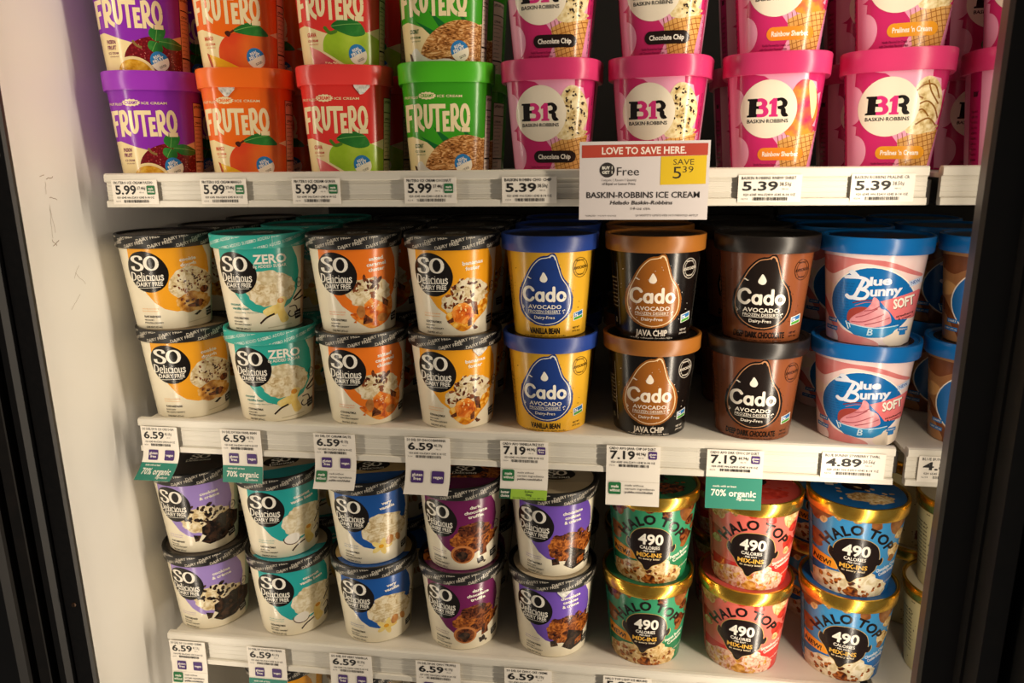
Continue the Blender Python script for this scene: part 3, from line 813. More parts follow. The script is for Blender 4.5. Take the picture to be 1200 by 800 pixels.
# ---- soft ice cream in the blue-lidded tubs
def bunny_face(kind):
    pink = kind == 'pink'
    sw = tex([(.25, '#c2565a'), (.55, '#d98482'), (.8, '#ecb4ae')], 22.0, detail=3, distort=.5) if pink else tex([(.2, '#5a2f16'), (.6, '#7d4524'), (.9, '#96592f')], 40.0)
    sw2 = '#f3e3cf' if pink else tex([(.2, '#c28a4c'), (.7, '#dcae74')], 40.0)
    def f(A):
        A.part = 'background_print'
        A.poly([(40, 250), (120, 236), (300, 244), (480, 256), (640, 320), (660, 350), (600, 330), (480, 290), (300, 272), (190, 320), (120, 352), (40, 310)], sw, smooth=5)
        A.poly([(40, 490), (90, 520), (140, 590), (230, 700), (420, 750), (440, 790), (220, 790), (190, 740), (110, 620), (40, 550)], sw, smooth=5)
        A.poly([(480, 740), (640, 640), (690, 640), (690, 720), (560, 790)], sw2, smooth=5); A.poly([(80, 400), (150, 430), (110, 490), (60, 470)], sw2, smooth=4)
        A.part = 'brand_logo'
        A.ell(385, 512, 258, 224, WHITE); A.ell(385, 512, 251, 217, '#0c68ae')
        if pink:
            for k in range(14): A.text('real cream swirl', 195 + 6 * abs(k - 6), 400 + k * 17, 88, 10, '#0b4f8d', .02, res=1, same=k > 0)
        W = '#dfe4f0'
        A.line([(330, 368), (305, 430), (280, 480), (250, 488), (232, 478)], 24, W, 6, caps=True)
        A.line([(215, 362), (300, 358), (350, 372), (358, 400), (335, 425), (300, 430)], 20, W, 6, caps=True)
        A.line([(310, 430), (350, 438), (362, 462), (335, 490), (280, 490)], 20, W, 6, caps=True)
        A.poly([(205, 365), (230, 348), (300, 352), (250, 370)], W, smooth=3); A.poly([(232, 330), (262, 315), (310, 358), (285, 366)], W, smooth=3)
        V, T = glyphs('lue', .05, 3, .95); A.place(V, T, 432, 372, 132, 50, W, rot=6, shear=.12)
        V, T = glyphs('unny', .05, 3, .95); A.place(V, T, 468, 432, 188, 56, W, rot=6, shear=.12)
        A.part = 'flavor_picture'
        SP = tex([(.25, '#b4606a'), (.5, '#dd919a'), (.8, '#f3bcc0')], 60.0, detail=2, distort=.6) if pink else tex([(.25, '#8d5b30'), (.5, '#c08b52'), (.8, '#e0b883')], 60.0, detail=2, distort=.6)
        A.poly([(440, 500), (650, 432), (690, 440), (690, 610), (540, 612), (500, 560)], '#e8787c' if pink else '#c58a54')
        A.line([(275, 520), (340, 500), (400, 495)], 7, '#7c2a22', 5, caps=True); A.line([(290, 535), (350, 512), (400, 508)], 4, '#c86a58', 5)
        A.poly([(255, 570), (330, 540), (420, 560), (300, 610), (250, 640)], '#9c4038' if pink else '#5e371c', smooth=4)
        A.poly([(262, 640), (290, 600), (350, 560), (385, 520), (400, 475), (432, 495), (445, 540), (490, 560), (512, 600), (505, 640), (400, 668), (300, 660)], SP, smooth=5)
        DK = '#a34b56' if pink else '#7a4a26'
        for P in ([(300, 610), (360, 590), (430, 545)], [(275, 640), (360, 632), (470, 580)], [(360, 655), (440, 630), (505, 600)], [(350, 565), (400, 555), (440, 530)]): A.line(P, 6, DK, 6)
        BW = tex([(.3, '#1b6fae'), (.7, '#2f93c9')], 30.0)
        A.poly([(252, 652), (400, 672), (560, 648), (530, 700), (480, 728), (380, 736), (300, 724), (270, 700)], BW)
        A.line([(252, 652), (330, 664), (400, 670), (480, 664), (560, 648)], 6, '#bfe0ee', 5)
        A.text('B', 398, 698, 34, 42, '#c9e3ee', .02, shear=.15)
        A.line([(240, 640), (262, 690)], 7, '#d8ecf4'); A.line([(262, 650), (272, 680)], 5, '#d8ecf4')
        A.part = 'flavor_text'
        V, T = glyphs('SOFT', .05, 2, .95); A.place(V, T, 578, 505, 122, 58, '#8d2f34' if pink else '#5e371c', rot=14, shear=.15); A.place(V, T, 575, 502, 118, 56, WHITE, rot=14, shear=.15)
        A.text('strawberry' if pink else 'caramel', 588, 582, 96, 14, INK, .03, rot=14); A.text('& cream', 588, 602, 70, 12, INK, .02, rot=14)
        A.poly([(590, 375), (660, 350), (664, 390), (600, 410)], '#c9d6ee'); A.text('NEW', 628, 380, 50, 20, '#2b5ca8', .03, rot=14)
        for (x, y, wd) in ((153, 648, 62), (150, 700, 78), (585, 675, 54), (585, 700, 34)):
            A.poly([(x - wd / 2, y - 13), (x + wd / 2, y - 13), (x + wd / 2, y + 13), (x - wd / 2, y + 13)], '#1c78c0')
        A.text('DAIRY', 153, 648, 48, 12, WHITE, .02); A.text('1 PINT (473 mL)', 150, 700, 70, 11, WHITE, .02); A.text('GRADE A', 585, 675, 46, 10, WHITE, .02)
        facts_panel(A, 62, 92, 6, 80, '#f0e4d6' if pink else '#c99b62', INK)
    return f
BBXF = (360, .1365, 785, .1495)
def bb_disc(Dd, R):
    Dd.poly(ellpts(0, 0, R * .93, R * .93, 40), '#1c1b22'); Dd.xf = (0, 1, 0, 1); Dd.poly(ellpts(0, 0, R * .72, R * .72, 30), '#33262c'); Dd.text('B', 0, 0, 14, 20, '#0f5fa5', .03)
D['strawberry'] = Design('bb', tex([(.25, '#efc4c2'), (.5, '#f5dcd8'), (.75, '#f8ebe4')], 22.0, rough=.2), mat('#0a64aa', .25), BBXF, bunny_face('pink'), None, bb_disc)
D['softcaramel'] = Design('bb', tex([(.25, '#8d5a32'), (.55, '#b98554'), (.85, '#d9b07c')], 18.0, rough=.28), mat('#0a64aa', .25), BBXF, bunny_face('brown'), None, bb_disc)

# ---- pints with the gold rims
HEAD = [(192, 470), (198, 420), (235, 375), (300, 358), (370, 365), (420, 400), (438, 450), (440, 480), (456, 470), (460, 492), (446, 515), (430, 516), (420, 545), (380, 580), (350, 590), (325, 600), (300, 628), (280, 622), (262, 590), (235, 570), (212, 530), (190, 505), (172, 480), (176, 442), (192, 448)]
def halo_face(col, col2, name, bitm, bit2, scoopm, chipm, txtcol, new=True):
    def f(A):
        A.part = 'background_print'
        A.poly([(60, 560), (620, 560), (620, 716), (60, 716)], col2)
        R = random.Random(len(col) + ord(col[2]))
        for (x, y, r) in ((95, 275, 34), (140, 255, 30), (200, 250, 22), (300, 246, 26), (405, 262, 30), (520, 285, 46), (560, 260, 26), (545, 345, 26), (520, 445, 38), (510, 485, 18), (110, 415, 36), (130, 300, 18), (570, 400, 20), (118, 460, 22)):
            A.blob(x, y, r, r * 1.15, bitm if R.random() < .6 else bit2, .22, 9, int(x))
        A.part = 'flavor_picture'
        A.blob(300, 668, 205, 92, scoopm, .05, 34, 3); A.bits(300, 660, 175, 62, 34, 9, chipm, 5); A.blob(310, 690, 40, 36, chipm, .2, 12, 8)
        A.blob(400, 620, 40, 60, scoopm, .12, 16, 9)
        if new: A.poly([(70, 492), (222, 520), (226, 572), (74, 572)], '#ec9a25')
        if new: A.text('NEW!', 150, 546, 84, 30, '#2a160c', .05, rot=-3)
        A.part = 'brand_logo'
        c = (318, 480)
        A.poly([(c[0] + (x - c[0]) * 1.025, c[1] + (y - c[1]) * 1.02) for x, y in HEAD], '#d8b56a', smooth=4)
        A.poly(HEAD, '#1f1310', smooth=4)
        A.text('HALO TOP', 320, 308, 450, 54, '#1d1613', .05, arc=188, track=1.1, res=3)
        A.text('490', 312, 432, 148, 62, WHITE, .04, res=3)
        A.text('CALORIES', 308, 484, 118, 19, WHITE, .025); A.text('· PER PINT ·', 306, 506, 84, 10, WHITE, .02)
        A.text('MIX-INS', 306, 531, 148, 25, '#e9b44a', .035); A.text('in every bite!', 308, 556, 124, 11, '#f0dcb4', .02)
        A.part = 'flavor_text'
        A.text(name[0], 488, 535, 118, 20, txtcol, .035, rot=16); A.text(name[1], 492, 562, 92, 20, txtcol, .035, rot=16)
        A.text('LIGHT ICE CREAM', 512, 628, 70, 9, txtcol, .01, rot=14)
        facts_panel(A, -92, -52, 6, 80, col, INK)
    return f
HAXF = (330, .171, 715, .1875)
GOLD = tex([(.3, '#dfa53a'), (.55, '#f2c550'), (.8, '#f8d97c')], 60.0, rough=.24, detail=3, metal=0.95)
def halo_disc(col, m2):
    def f(Dd, R):
        Dd.poly(ellpts(0, 0, R * .99, R * .99, 40), col); Dd.xf = (0, 1, 0, 1)
        Dd.blob(10, 16, 22, 12, m2, .15, 18, 3); Dd.poly(ellpts(0, -12, 14, 12, 24), '#1f1310'); Dd.bits(0, 4, 34, 30, 16, 2.2, m2, 5)
        Dd.text('HALO TOP', 0, -30, 46, 6, '#1d1613', .04, arc=36)
        Dd.poly([(-30, -14), (-22, -14), (-22, -8), (-30, -8)], WHITE)
    return f
OATS = tex([(.3, '#8a5f2a'), (.46, '#cfa868'), (.64, '#ecd6a6')], 170.0, detail=7, distort=1.4)
PINKI = tex([(.3, '#b5523f'), (.45, '#e3a88e'), (.62, '#f2d8c2')], 190.0, detail=7, distort=1.4)
NUT = tex([(.2, '#5a3218'), (.6, '#9a6030'), (.9, '#d9b078')], 120.0, detail=5)
BERRY = tex([(.2, '#8e1d16'), (.6, '#cf3a2c'), (.9, '#ec7a5e')], 120.0, detail=4)
D['halogreen'] = Design('halo', '#38946a', GOLD, HAXF, halo_face('#38946a', '#207a4e', ('Peanut Butter', 'Cookie'), CHOC, NUT, OATS, CHOC2, '#eef2dd'), None, halo_disc('#1f5f3e', CHOC), '#1f5f3e')
D['halored'] = Design('halo', '#ea7265', GOLD, HAXF, halo_face('#ea7265', '#d6322e', ('Strawberry', 'Cheesecake'), BERRY, OATS, PINKI, DOUGH, '#f7e6d8', False), None, halo_disc('#b8473f', BERRY), '#b8473f')
D['haloblue'] = Design('halo', '#3d90ca', GOLD, HAXF, halo_face('#3d90ca', '#1c68b0', ('Chocolate Chip', 'Cookie Dough'), NUT, OATS, VANW, CHOC2, '#e8f0f4'), None, halo_disc('#1a5f9f', OATS), '#1a5f9f')
def beige_face(A):
    A.xf = (A.xf[0] + 110,) + A.xf[1:]
    A.part = 'background_print'; A.bits(330, 470, 235, 220, 60, 2.6, '#4a3422', 3)
    A.part = 'flavor_text'
    A.poly([(330, 590), (520, 590), (520, 650), (330, 650)], '#7a4524'); A.text('LIGHT', 425, 608, 110, 22, WHITE, .04); A.text('ICE CREAM', 425, 634, 130, 14, WHITE, .02)
    A.text('16 FL OZ (473 mL)', 400, 690, 120, 14, '#6a4a32', .02)
    A.part = 'brand_logo'; A.poly([(390, 380), (560, 380), (560, 470), (400, 480)], '#1f1310', smooth=4); A.text('300', 470, 430, 100, 50, WHITE, .05)
    A.xf = (0, 1, 0, -1); A.raw = True; A.part = 'side_text'
    for k in range(12): A.text('INGREDIENTS: MILK, CREAM', -50, 24 + k * 4.2, 22, 1.7, '#4a3422', .01, res=1, same=k > 0)
D['beige'] = Design('halo', '#d8c894', GOLD, HAXF, beige_face, None, halo_disc('#d9ccac', COOKIE), '#d9ccac')

# ---- fruit ice cream in coloured squared tubs
def fru_face(col, name, fruit, txt):
    CR = '#eed9a2'
    def f(A):
        A.part = 'background_print'
        A.poly([(60, 520), (150, 512), (205, 535), (262, 556), (420, 600), (590, 540), (700, 495), (760, 470), (760, 790), (60, 790)], CR)
        A.part = 'flavor_picture'
        fruit(A)
        A.part = 'brand_logo'
        P = '#f3e0b0'
        A.word('FRUTERO', CUT, 325, 392, 440, 172, P, .25, .17, track=.02)
        A.text('FRUIT FILLED', 148, 262, 92, 15, P, .015, rot=-2)
        pts = []
        for k in range(26):
            a = k * math.tau / 26; q = 1 + .10 * (1 if k % 2 else -1); pts.append((256 + 58 * q * math.cos(a), 253 + 23 * q * math.sin(a)))
        A.poly(pts, P, smooth=2); A.text('CREAMY', 256, 253, 90, 20, col, .05)
        A.text('ICE CREAM', 408, 256, 168, 15, P, .02)
        A.part = 'flavor_text'
        for k, t in enumerate(name): A.text(t, 190, 572 + 36 * k, 58, 24, txt, .05)
        A.text('ICE CREAM', 196, 572 + 36 * len(name), 66, 14, txt, .02); A.text('WITH REAL FRUIT', 200, 594 + 36 * len(name), 60, 8, txt, 0)
        A.part = 'sticker_print'
        A.ell(490, 692, 60, 66, '#f2e8d0', rot=-25); A.poly(ellpts(490, 692, 60, 66, 24, 180, 360, rot=-25), '#2f7dbb')
        A.text('REAL', 478, 660, 52, 18, WHITE, .04, rot=25); A.text('FRUIT', 484, 684, 78, 22, WHITE, .045, rot=25); A.text('GOOD', 508, 724, 46, 15, INK, .02, rot=25)
        facts_panel(A, 37, 62, 1, 74, '#e3c79a' if col != '#3c9f1d' else '#e6d2c0', INK)
    return f
FRXF = (396, .136, 775, .1395)
def leafgreen(A, pts, m='#2f7d31', vein='#7fb55c'):
    A.poly(pts, tex([(.2, '#1d5a24'), (.6, '#2f7d31'), (.9, '#57a548')], 60.0, detail=3), smooth=5); a, b = pts[0], pts[len(pts) // 2]
    A.line([a, ((a[0] + b[0]) / 2, (a[1] + b[1]) / 2 - 4), b], 3.5, vein, 6)
def fr_passion(A):
    A.blob(470, 690, 205, 160, tex([(.06, '#e8c0b0'), (.16, '#8e1c24'), (.6, '#6a1018')], 420.0, 'voronoi'), .01, 30, 2)
    A.ell(330, 770, 130, 105, '#eed9a0', rot=18); A.ell(330, 772, 112, 88, tex([(.2, '#6a4a12'), (.45, '#d79a1e'), (.8, '#f3cf5a')], 190.0, detail=3), rot=18)
    leafgreen(A, [(480, 560), (440, 520), (455, 478), (500, 468), (548, 480), (540, 525), (515, 550)])
    leafgreen(A, [(485, 565), (440, 560), (425, 595), (450, 628), (490, 645), (520, 620), (515, 580)])
    leafgreen(A, [(500, 560), (550, 535), (600, 545), (650, 585), (620, 612), (560, 610), (525, 590)])
    A.line([(330, 560), (350, 590), (385, 605)], 16, '#8a6a3a', 5)
def fr_mango(A):
    A.poly([(250, 640), (290, 570), (370, 535), (480, 530), (600, 540), (690, 600), (700, 700), (680, 800), (330, 800), (260, 730)], tex([(.25, '#c92a1c'), (.5, '#e04b22'), (.8, '#ee8a2c')], 16.0, detail=3), smooth=6)
    A.poly([(180, 670), (260, 700), (420, 775), (210, 790)], tex([(.3, '#e8a812'), (.7, '#f6cb2c')], 40.0), smooth=0)
    A.poly([(165, 660), (182, 670), (212, 790), (195, 790)], '#b8441a')
    leafgreen(A, [(355, 525), (400, 490), (460, 470), (530, 485), (585, 545), (520, 552), (430, 545)])
    A.line([(310, 545), (335, 535), (360, 520)], 14, '#5a2a16', 4); A.blob(320, 545, 20, 18, '#4a2012', .3, 10, 4)
def fr_guava(A):
    A.poly([(262, 620), (300, 560), (380, 540), (480, 540), (580, 560), (690, 640), (690, 800), (330, 800), (270, 720)], tex([(.25, '#7aa01a'), (.5, '#9cc02a'), (.8, '#c6dc52')], 30.0, detail=4), smooth=6)
    A.poly([(165, 625), (240, 660), (440, 780), (195, 790)], '#e9d9a2'); A.poly([(170, 640), (235, 672), (415, 785), (200, 790)], tex([(.25, '#c93c48'), (.5, '#e0686a'), (.8, '#f09a8e')], 50.0, detail=3))
    A.bits(310, 745, 60, 22, 18, 4, '#f3d7a4', 4)
    leafgreen(A, [(320, 520), (370, 480), (450, 470), (520, 500), (545, 560), (470, 580), (380, 555)])
    A.line([(280, 530), (310, 560), (350, 550)], 22, '#4e7a22', 5, caps=True)
def fr_coconut(A):
    FIB = tex([(.3, '#4a2610'), (.44, '#9a5e28'), (.55, '#cf9250'), (.68, '#efc88e')], 260.0, detail=6, distort=2.2, squash=(.45, 1, 1.4))
    for P in ([(200, 510), (330, 575), (300, 600)], [(290, 450), (420, 545), (370, 570)], [(480, 450), (560, 520), (520, 530)]): A.poly(P, '#14692a')
    A.poly([(230, 700), (270, 620), (350, 550), (450, 510), (560, 508), (680, 560), (700, 680), (690, 800), (330, 800), (250, 760)], FIB, smooth=6)
    A.poly([(170, 700), (200, 672), (230, 710), (300, 745), (420, 740), (560, 800), (170, 800)], tex([(.3, '#d8d2c2'), (.7, '#f2eee2')], 60.0), smooth=3)
    A.poly([(152, 700), (168, 708), (190, 790), (170, 790)], '#4a2a16')
def fru(col, lid, name, fruit, txt): return Design('fru', col, mat(lid, .28), FRXF, fru_face(col, name, fruit, txt))
D['passion'] = fru('#8a2bb0', '#9a34bd', ['PASSION', 'FRUIT'], fr_passion, '#7a1f55')
D['mango'] = fru('#ef6a16', '#f36e1a', ['MANGO'], fr_mango, '#d8491a')
D['guava'] = fru('#e0352f', '#e83f3a', ['GUAVA'], fr_guava, '#cf2f2c')
D['coconuttub'] = fru('#3c9f1d', '#4db820', ['COCONUT'], fr_coconut, '#1e5c22')

# ---- pink tubs with the cream disc
SLAB = {'1': [(.0, .0), (.0, .1), (.1, .12), (.1, .72), (0, .66), (0, .8), (.2, .98), (.34, .98), (.34, .12), (.44, .1), (.44, 0)]}
def br_logo(A, x, y, wd, h):
    """B and R with the pink 3 and 1 inside them; top-left corner at (x, y)"""
    sx, sy = wd / 2.06, h
    def pp(P): return [(x + px * sx, y + (1 - py) * sy) for px, py in P]
    K, PK = '#1b1513', '#d8337b'
    A.poly(pp([(0, 0), (0, .1), (.09, .12), (.09, .88), (0, .9), (0, 1), (.62, 1), (.62, .82), (.46, .82), (.46, .60), (.64, .60), (.64, .44), (.46, .44), (.46, .17), (.62, .17), (.62, 0)]), K)
    V, T = strip(catmull([(.50, .91), (.70, .92), (.86, .76), (.78, .58), (.58, .52)], 6), .27, .18); A.put(A.mm(np.array(pp(V))), T, PK)
    V, T = strip(catmull([(.6, .52), (.84, .47), (.94, .28), (.82, .1), (.5, .085)], 6), .27, .18); A.put(A.mm(np.array(pp(V))), T, PK)
    A.poly(pp([(1.10, 0), (1.10, .11), (1.2, .13), (1.2, .70), (1.08, .66), (1.08, .80), (1.28, 1), (1.46, 1), (1.46, .13), (1.54, .11), (1.54, 0)]), PK)
    V, T = strip(catmull([(1.46, .91), (1.68, .93), (1.84, .76), (1.78, .56), (1.5, .48)], 6), .25, .16); A.put(A.mm(np.array(pp(V))), T, K)
    V, T = strip(catmull([(1.58, .48), (1.76, .40), (1.80, .18), (1.88, .06), (2.0, .12)], 6), .25, .15); A.put(A.mm(np.array(pp(V))), T, K)
def br_face(name, pill, scoopm, extra, ptxt=WHITE):
    MG, LP = '#c82a69', '#eda4c0'
    cone = tex([(.3, '#c4873e'), (.7, '#dcaa62')], 60.0)
    def f(A):
        A.part = 'background_print'
        A.poly([(96, 214), (190, 212), (270, 225), (330, 262), (330, 560), (380, 620), (388, 700), (360, 760), (330, 795), (96, 795)], MG, smooth=0)
        A.ell(88, 400, 72, 112, LP); A.ell(112, 672, 86, 104, LP); A.poly([(60, 500), (126, 520), (126, 580), (60, 580)], LP)
        A.poly([(128, 512), (150, 516), (150, 575), (128, 570)], MG)
        A.poly([(540, 206), (640, 206), (640, 300), (600, 330), (590, 262), (540, 250)], MG)
        side_poly(A, [(-62, .5), (-40.5, .5), (-42.5, 84.5), (-62, 84.5)], '#c01f68')
        side_poly(A, [(42, .5), (62, .5), (62, 84.5), (44, 84.5)], MG)
        A.part = 'flavor_picture'
        A.poly([(376, 600), (470, 560), (606, 540), (560, 795), (412, 795)], cone)
        for k in range(9):
            A.line([(372 + k * 28, 560 + k * 0), (430 + k * 28, 795)], 4, '#8f5620', same=k > 0)
        for k in range(8): A.line([(380 + k * 2, 620 + k * 30), (602 - k * 5, 560 + k * 30)], 4, '#8f5620', same=True)
        A.poly([(606, 540), (660, 520), (660, 795), (560, 795)], '#e58fb6')
        A.ell(522, 400, 90, 152, scoopm); A.blob(500, 530, 108, 38, scoopm, .14, 22, 4)
        extra(A)
        A.part = 'brand_logo'
        A.ell(305, 412, 178, 168, '#f2e6cf', 48)
        br_logo(A, 172, 350, 262, 106)
        A.text('BASKIN·ROBBINS', 304, 480, 258, 20, INK, .035)
        A.part = 'flavor_text'
        pts = ellpts(292, 673, 37, 37, 12, 90, 270) + ellpts(502, 673, 37, 37, 12, -90, 90)
        A.poly(pts, pill); A.text(name, 396, 673, 222, 27, ptxt, .035)
        A.text('Vanilla Flavored Ice Cream', 305, 735, 144, 13, '#7d0f45', .02); A.text('with Chocolate Flavored Chips', 302, 756, 166, 13, '#7d0f45', .02)
        A.xf = (0, 1, 0, -1); A.raw = True; A.part = 'side_text'
        for k in range(10): A.text('INGREDIENTS MILKFAT', -50, 10 + k * 4.6, 11, 1.7, '#5e0a33', .01, res=1, same=k > 0)
        A.text('BR', -49, 66, 8, 4, '#3a0a22', .04)
        for k in range(6): A.text('14 FL OZ', 50, 12 + k * 11, 8, 2, '#3a0a22', .02, rot=90, res=1, same=k > 0)
    return f
BRXF = (332, .1335, 790, .1465)
def br(name, pill, scoopm, extra): return Design('br', mat('#eda4c0', .2), mat('#d0386e', .3), BRXF, br_face(name, pill, scoopm, extra))
VANB = tex([(.3, '#a98a4e'), (.45, '#dcc48c'), (.62, '#efe0b4')], 210.0, detail=7)
D['chocchip'] = br('Chocolate Chip', '#22140f', VANB, lambda A: A.bits(522, 410, 80, 142, 60, 5.5, COOKIE, 3))
D['sherbet'] = br('Rainbow Sherbet', '#ee8a2a', tex([(.38, '#b8305c'), (.5, '#cc5c46'), (.62, '#d69034')], 60.0, detail=5), lambda A: A.poly([(545, 262), (580, 280), (600, 380), (580, 470), (560, 380)], '#f0d9a0', smooth=4))
D['praline'] = br("Pralines 'n Cream", '#e39a26', VANB, lambda A: [A.line(P, 9, '#8a5a20', 6) for P in ([(455, 330), (500, 295), (560, 300), (592, 370)], [(520, 270), (540, 330), (590, 400)], [(450, 420), (520, 385), (570, 420), (596, 480)], [(452, 455), (500, 430), (540, 470)], [(470, 515), (540, 480), (590, 520)], [(440, 380), (470, 360), (500, 370)])])
D['mint'] = br('Mint Chocolate Chip', '#2f7d4e', tex([(.25, '#b9c9a2'), (.5, '#d6dfc2'), (.8, '#eef0dc')], 150.0, detail=6), lambda A: A.bits(522, 410, 80, 142, 60, 5.5, COOKIE, 5))

# ------------------------------------------------------------------ stocking the shelves
R0 = random.Random(11)
YC = 0.056                      # axis of the front tubs behind the shelf front
def face_cam(x, y): return -math.atan2(x, y + CAMD)
FRONT = {
 'top': [('passion', 'purple passion fruit ice cream tub', -.472, -.475, -5), ('mango', 'orange mango ice cream tub', -.371, -.372, -3), ('guava', 'red guava ice cream tub', -.2675, -.268, -1),
         ('coconuttub', 'green coconut ice cream tub', -.1656, -.166, 0), ('chocchip', 'pink chocolate chip tub next to the green coconut tub', -.0627, -.063, -10), ('chocchip', 'pink chocolate chip tub behind the sale sign', .0386, .0386, -8),
         ('sherbet', 'pink rainbow sherbet tub with orange flavor band', .142, .142, -1), ('praline', 'pink pralines and cream tub with amber flavor band', .2455, .2455, 1), ('mint', 'pink mint chocolate chip tub with green flavor band', .352, .356, 18)],
 'mid': [('dough', 'cookie dough pint with amber circle and black lid', -.470, -.481, 0), ('zero', 'zero added sugar vanilla pint with teal lid', -.369, -.374, -6), ('caramel', 'salted caramel pint with orange circle', -.266, -.269, 0),
         ('banana', 'bananas foster pint with amber circle', -.165, -.165, 0), ('vanillabean', 'yellow vanilla bean avocado pint with blue lid', -.0640, -.065, 0), ('java', 'black java chip avocado pint with tan lid', .0385, .0386, 6),
         ('darkchoc', 'brown dark chocolate avocado pint with black lid', .142, .144, 8), ('strawberry', 'strawberry soft ice cream tub with blue lid', .2437, .2444, -4), ('softcaramel', 'caramel brown soft ice cream tub with blue lid', .350, .352, 2)],
 'bot': [('cookies', 'cookies and creme pint with lilac circle', -.474, -.477, -12), ('coconut', 'coconut vanilla bean pint with teal circle', -.371, -.3757, 2), ('very', 'very vanilla pint with royal blue circle', -.268, -.269, -2),
         ('truffle', 'dark chocolate truffle pint with plum circle', -.165, -.163, -6), ('choccookies', 'chocolate cookies and creme pint with violet circle', -.062, -.061, 2), ('halogreen', 'green mix-ins pint with gold rim', .0424, .0448, 4),
         ('halored', 'red strawberry mix-ins pint with gold rim', .1466, .149, 7), ('haloblue', 'blue cookie dough mix-ins pint with gold rim', .2513, .2516, 10), ('beige', 'speckled cream pint with gold rim', .357, .360, 3)]}
GRP = {'top': 'tubs on the top shelf', 'mid': 'tubs on the middle shelf', 'bot': 'tubs on the bottom shelf'}
for key, cols in FRONT.items():
    zd = ZL[key] - DECK
    for ci, (dk, desc, xlo, xup, drz) in enumerate(cols):
        d = D[dk]
        rows = 3 if key == 'mid' else 2
        for row in range(rows):
            if key == 'top' and row == 1 and dk == 'chocchip': continue
            for lev in (0, 1):
                if row == 2 and lev == 0: continue
                x = (xlo, xup)[lev]; y = YC + row * .1045
                if row:
                    x = (xlo + R0.uniform(-.002, .002)); x = max(x, WALLX + d.lr + .006); drow = R0.uniform(-25, 25)
                else: drow = (drz if not (dk == 'mint' and lev) else -14) + R0.uniform(-2, 2)
                if dk in ('passion', 'mango', 'guava', 'coconuttub', 'chocchip', 'sherbet', 'praline', 'mint') and row: drow *= .3
                x = max(x, WALLX + d.lr + .002)
                rz = face_cam(x, y) + math.radians(drow) if row == 0 else math.radians(drow * .12)
                z = zd + lev * d.stack + (0 if not (row == 2 and lev) else 0)
                lab = desc + (', lower of the front stack', ', upper of the front stack')[lev] if row == 0 else desc + (', lower one behind the front stack', ', upper one behind the front stack')[lev] if row == 1 else desc + ', upper one in the third row'
                if row == 2:
                    d.put('ice_cream_tub', x, y, zd, rz, desc + ', lower one in the third row', 'ice cream tub', GRP[key])
                d.put('ice_cream_tub', x, y, z, rz, lab, 'ice cream tub', GRP[key], {'mango': -24, 'guava': 8, 'banana': 16, 'choccookies': 4}.get(dk) if (row == 0 and lev == 0) else None)

# tubs on the dim shelf below, only their lids peek out under the tickets
LOW = [('banana', -.40, 'pint on the dim shelf below the lilac cookies stack'), ('caramel', -.295, 'pint on the dim shelf below the blue vanilla stack'), ('truffle', -.19, 'pint on the dim shelf below the plum truffle stack')]
for dk, x, lab in LOW:
    for lev in (0, 1):
        D[dk].put('ice_cream_tub', x, YC + .02, ZL['low'] - DECK + lev * D[dk].stack, 0.1, lab + (', lower', ', upper')[lev], 'ice cream tub', 'tubs on the dim lowest shelf')

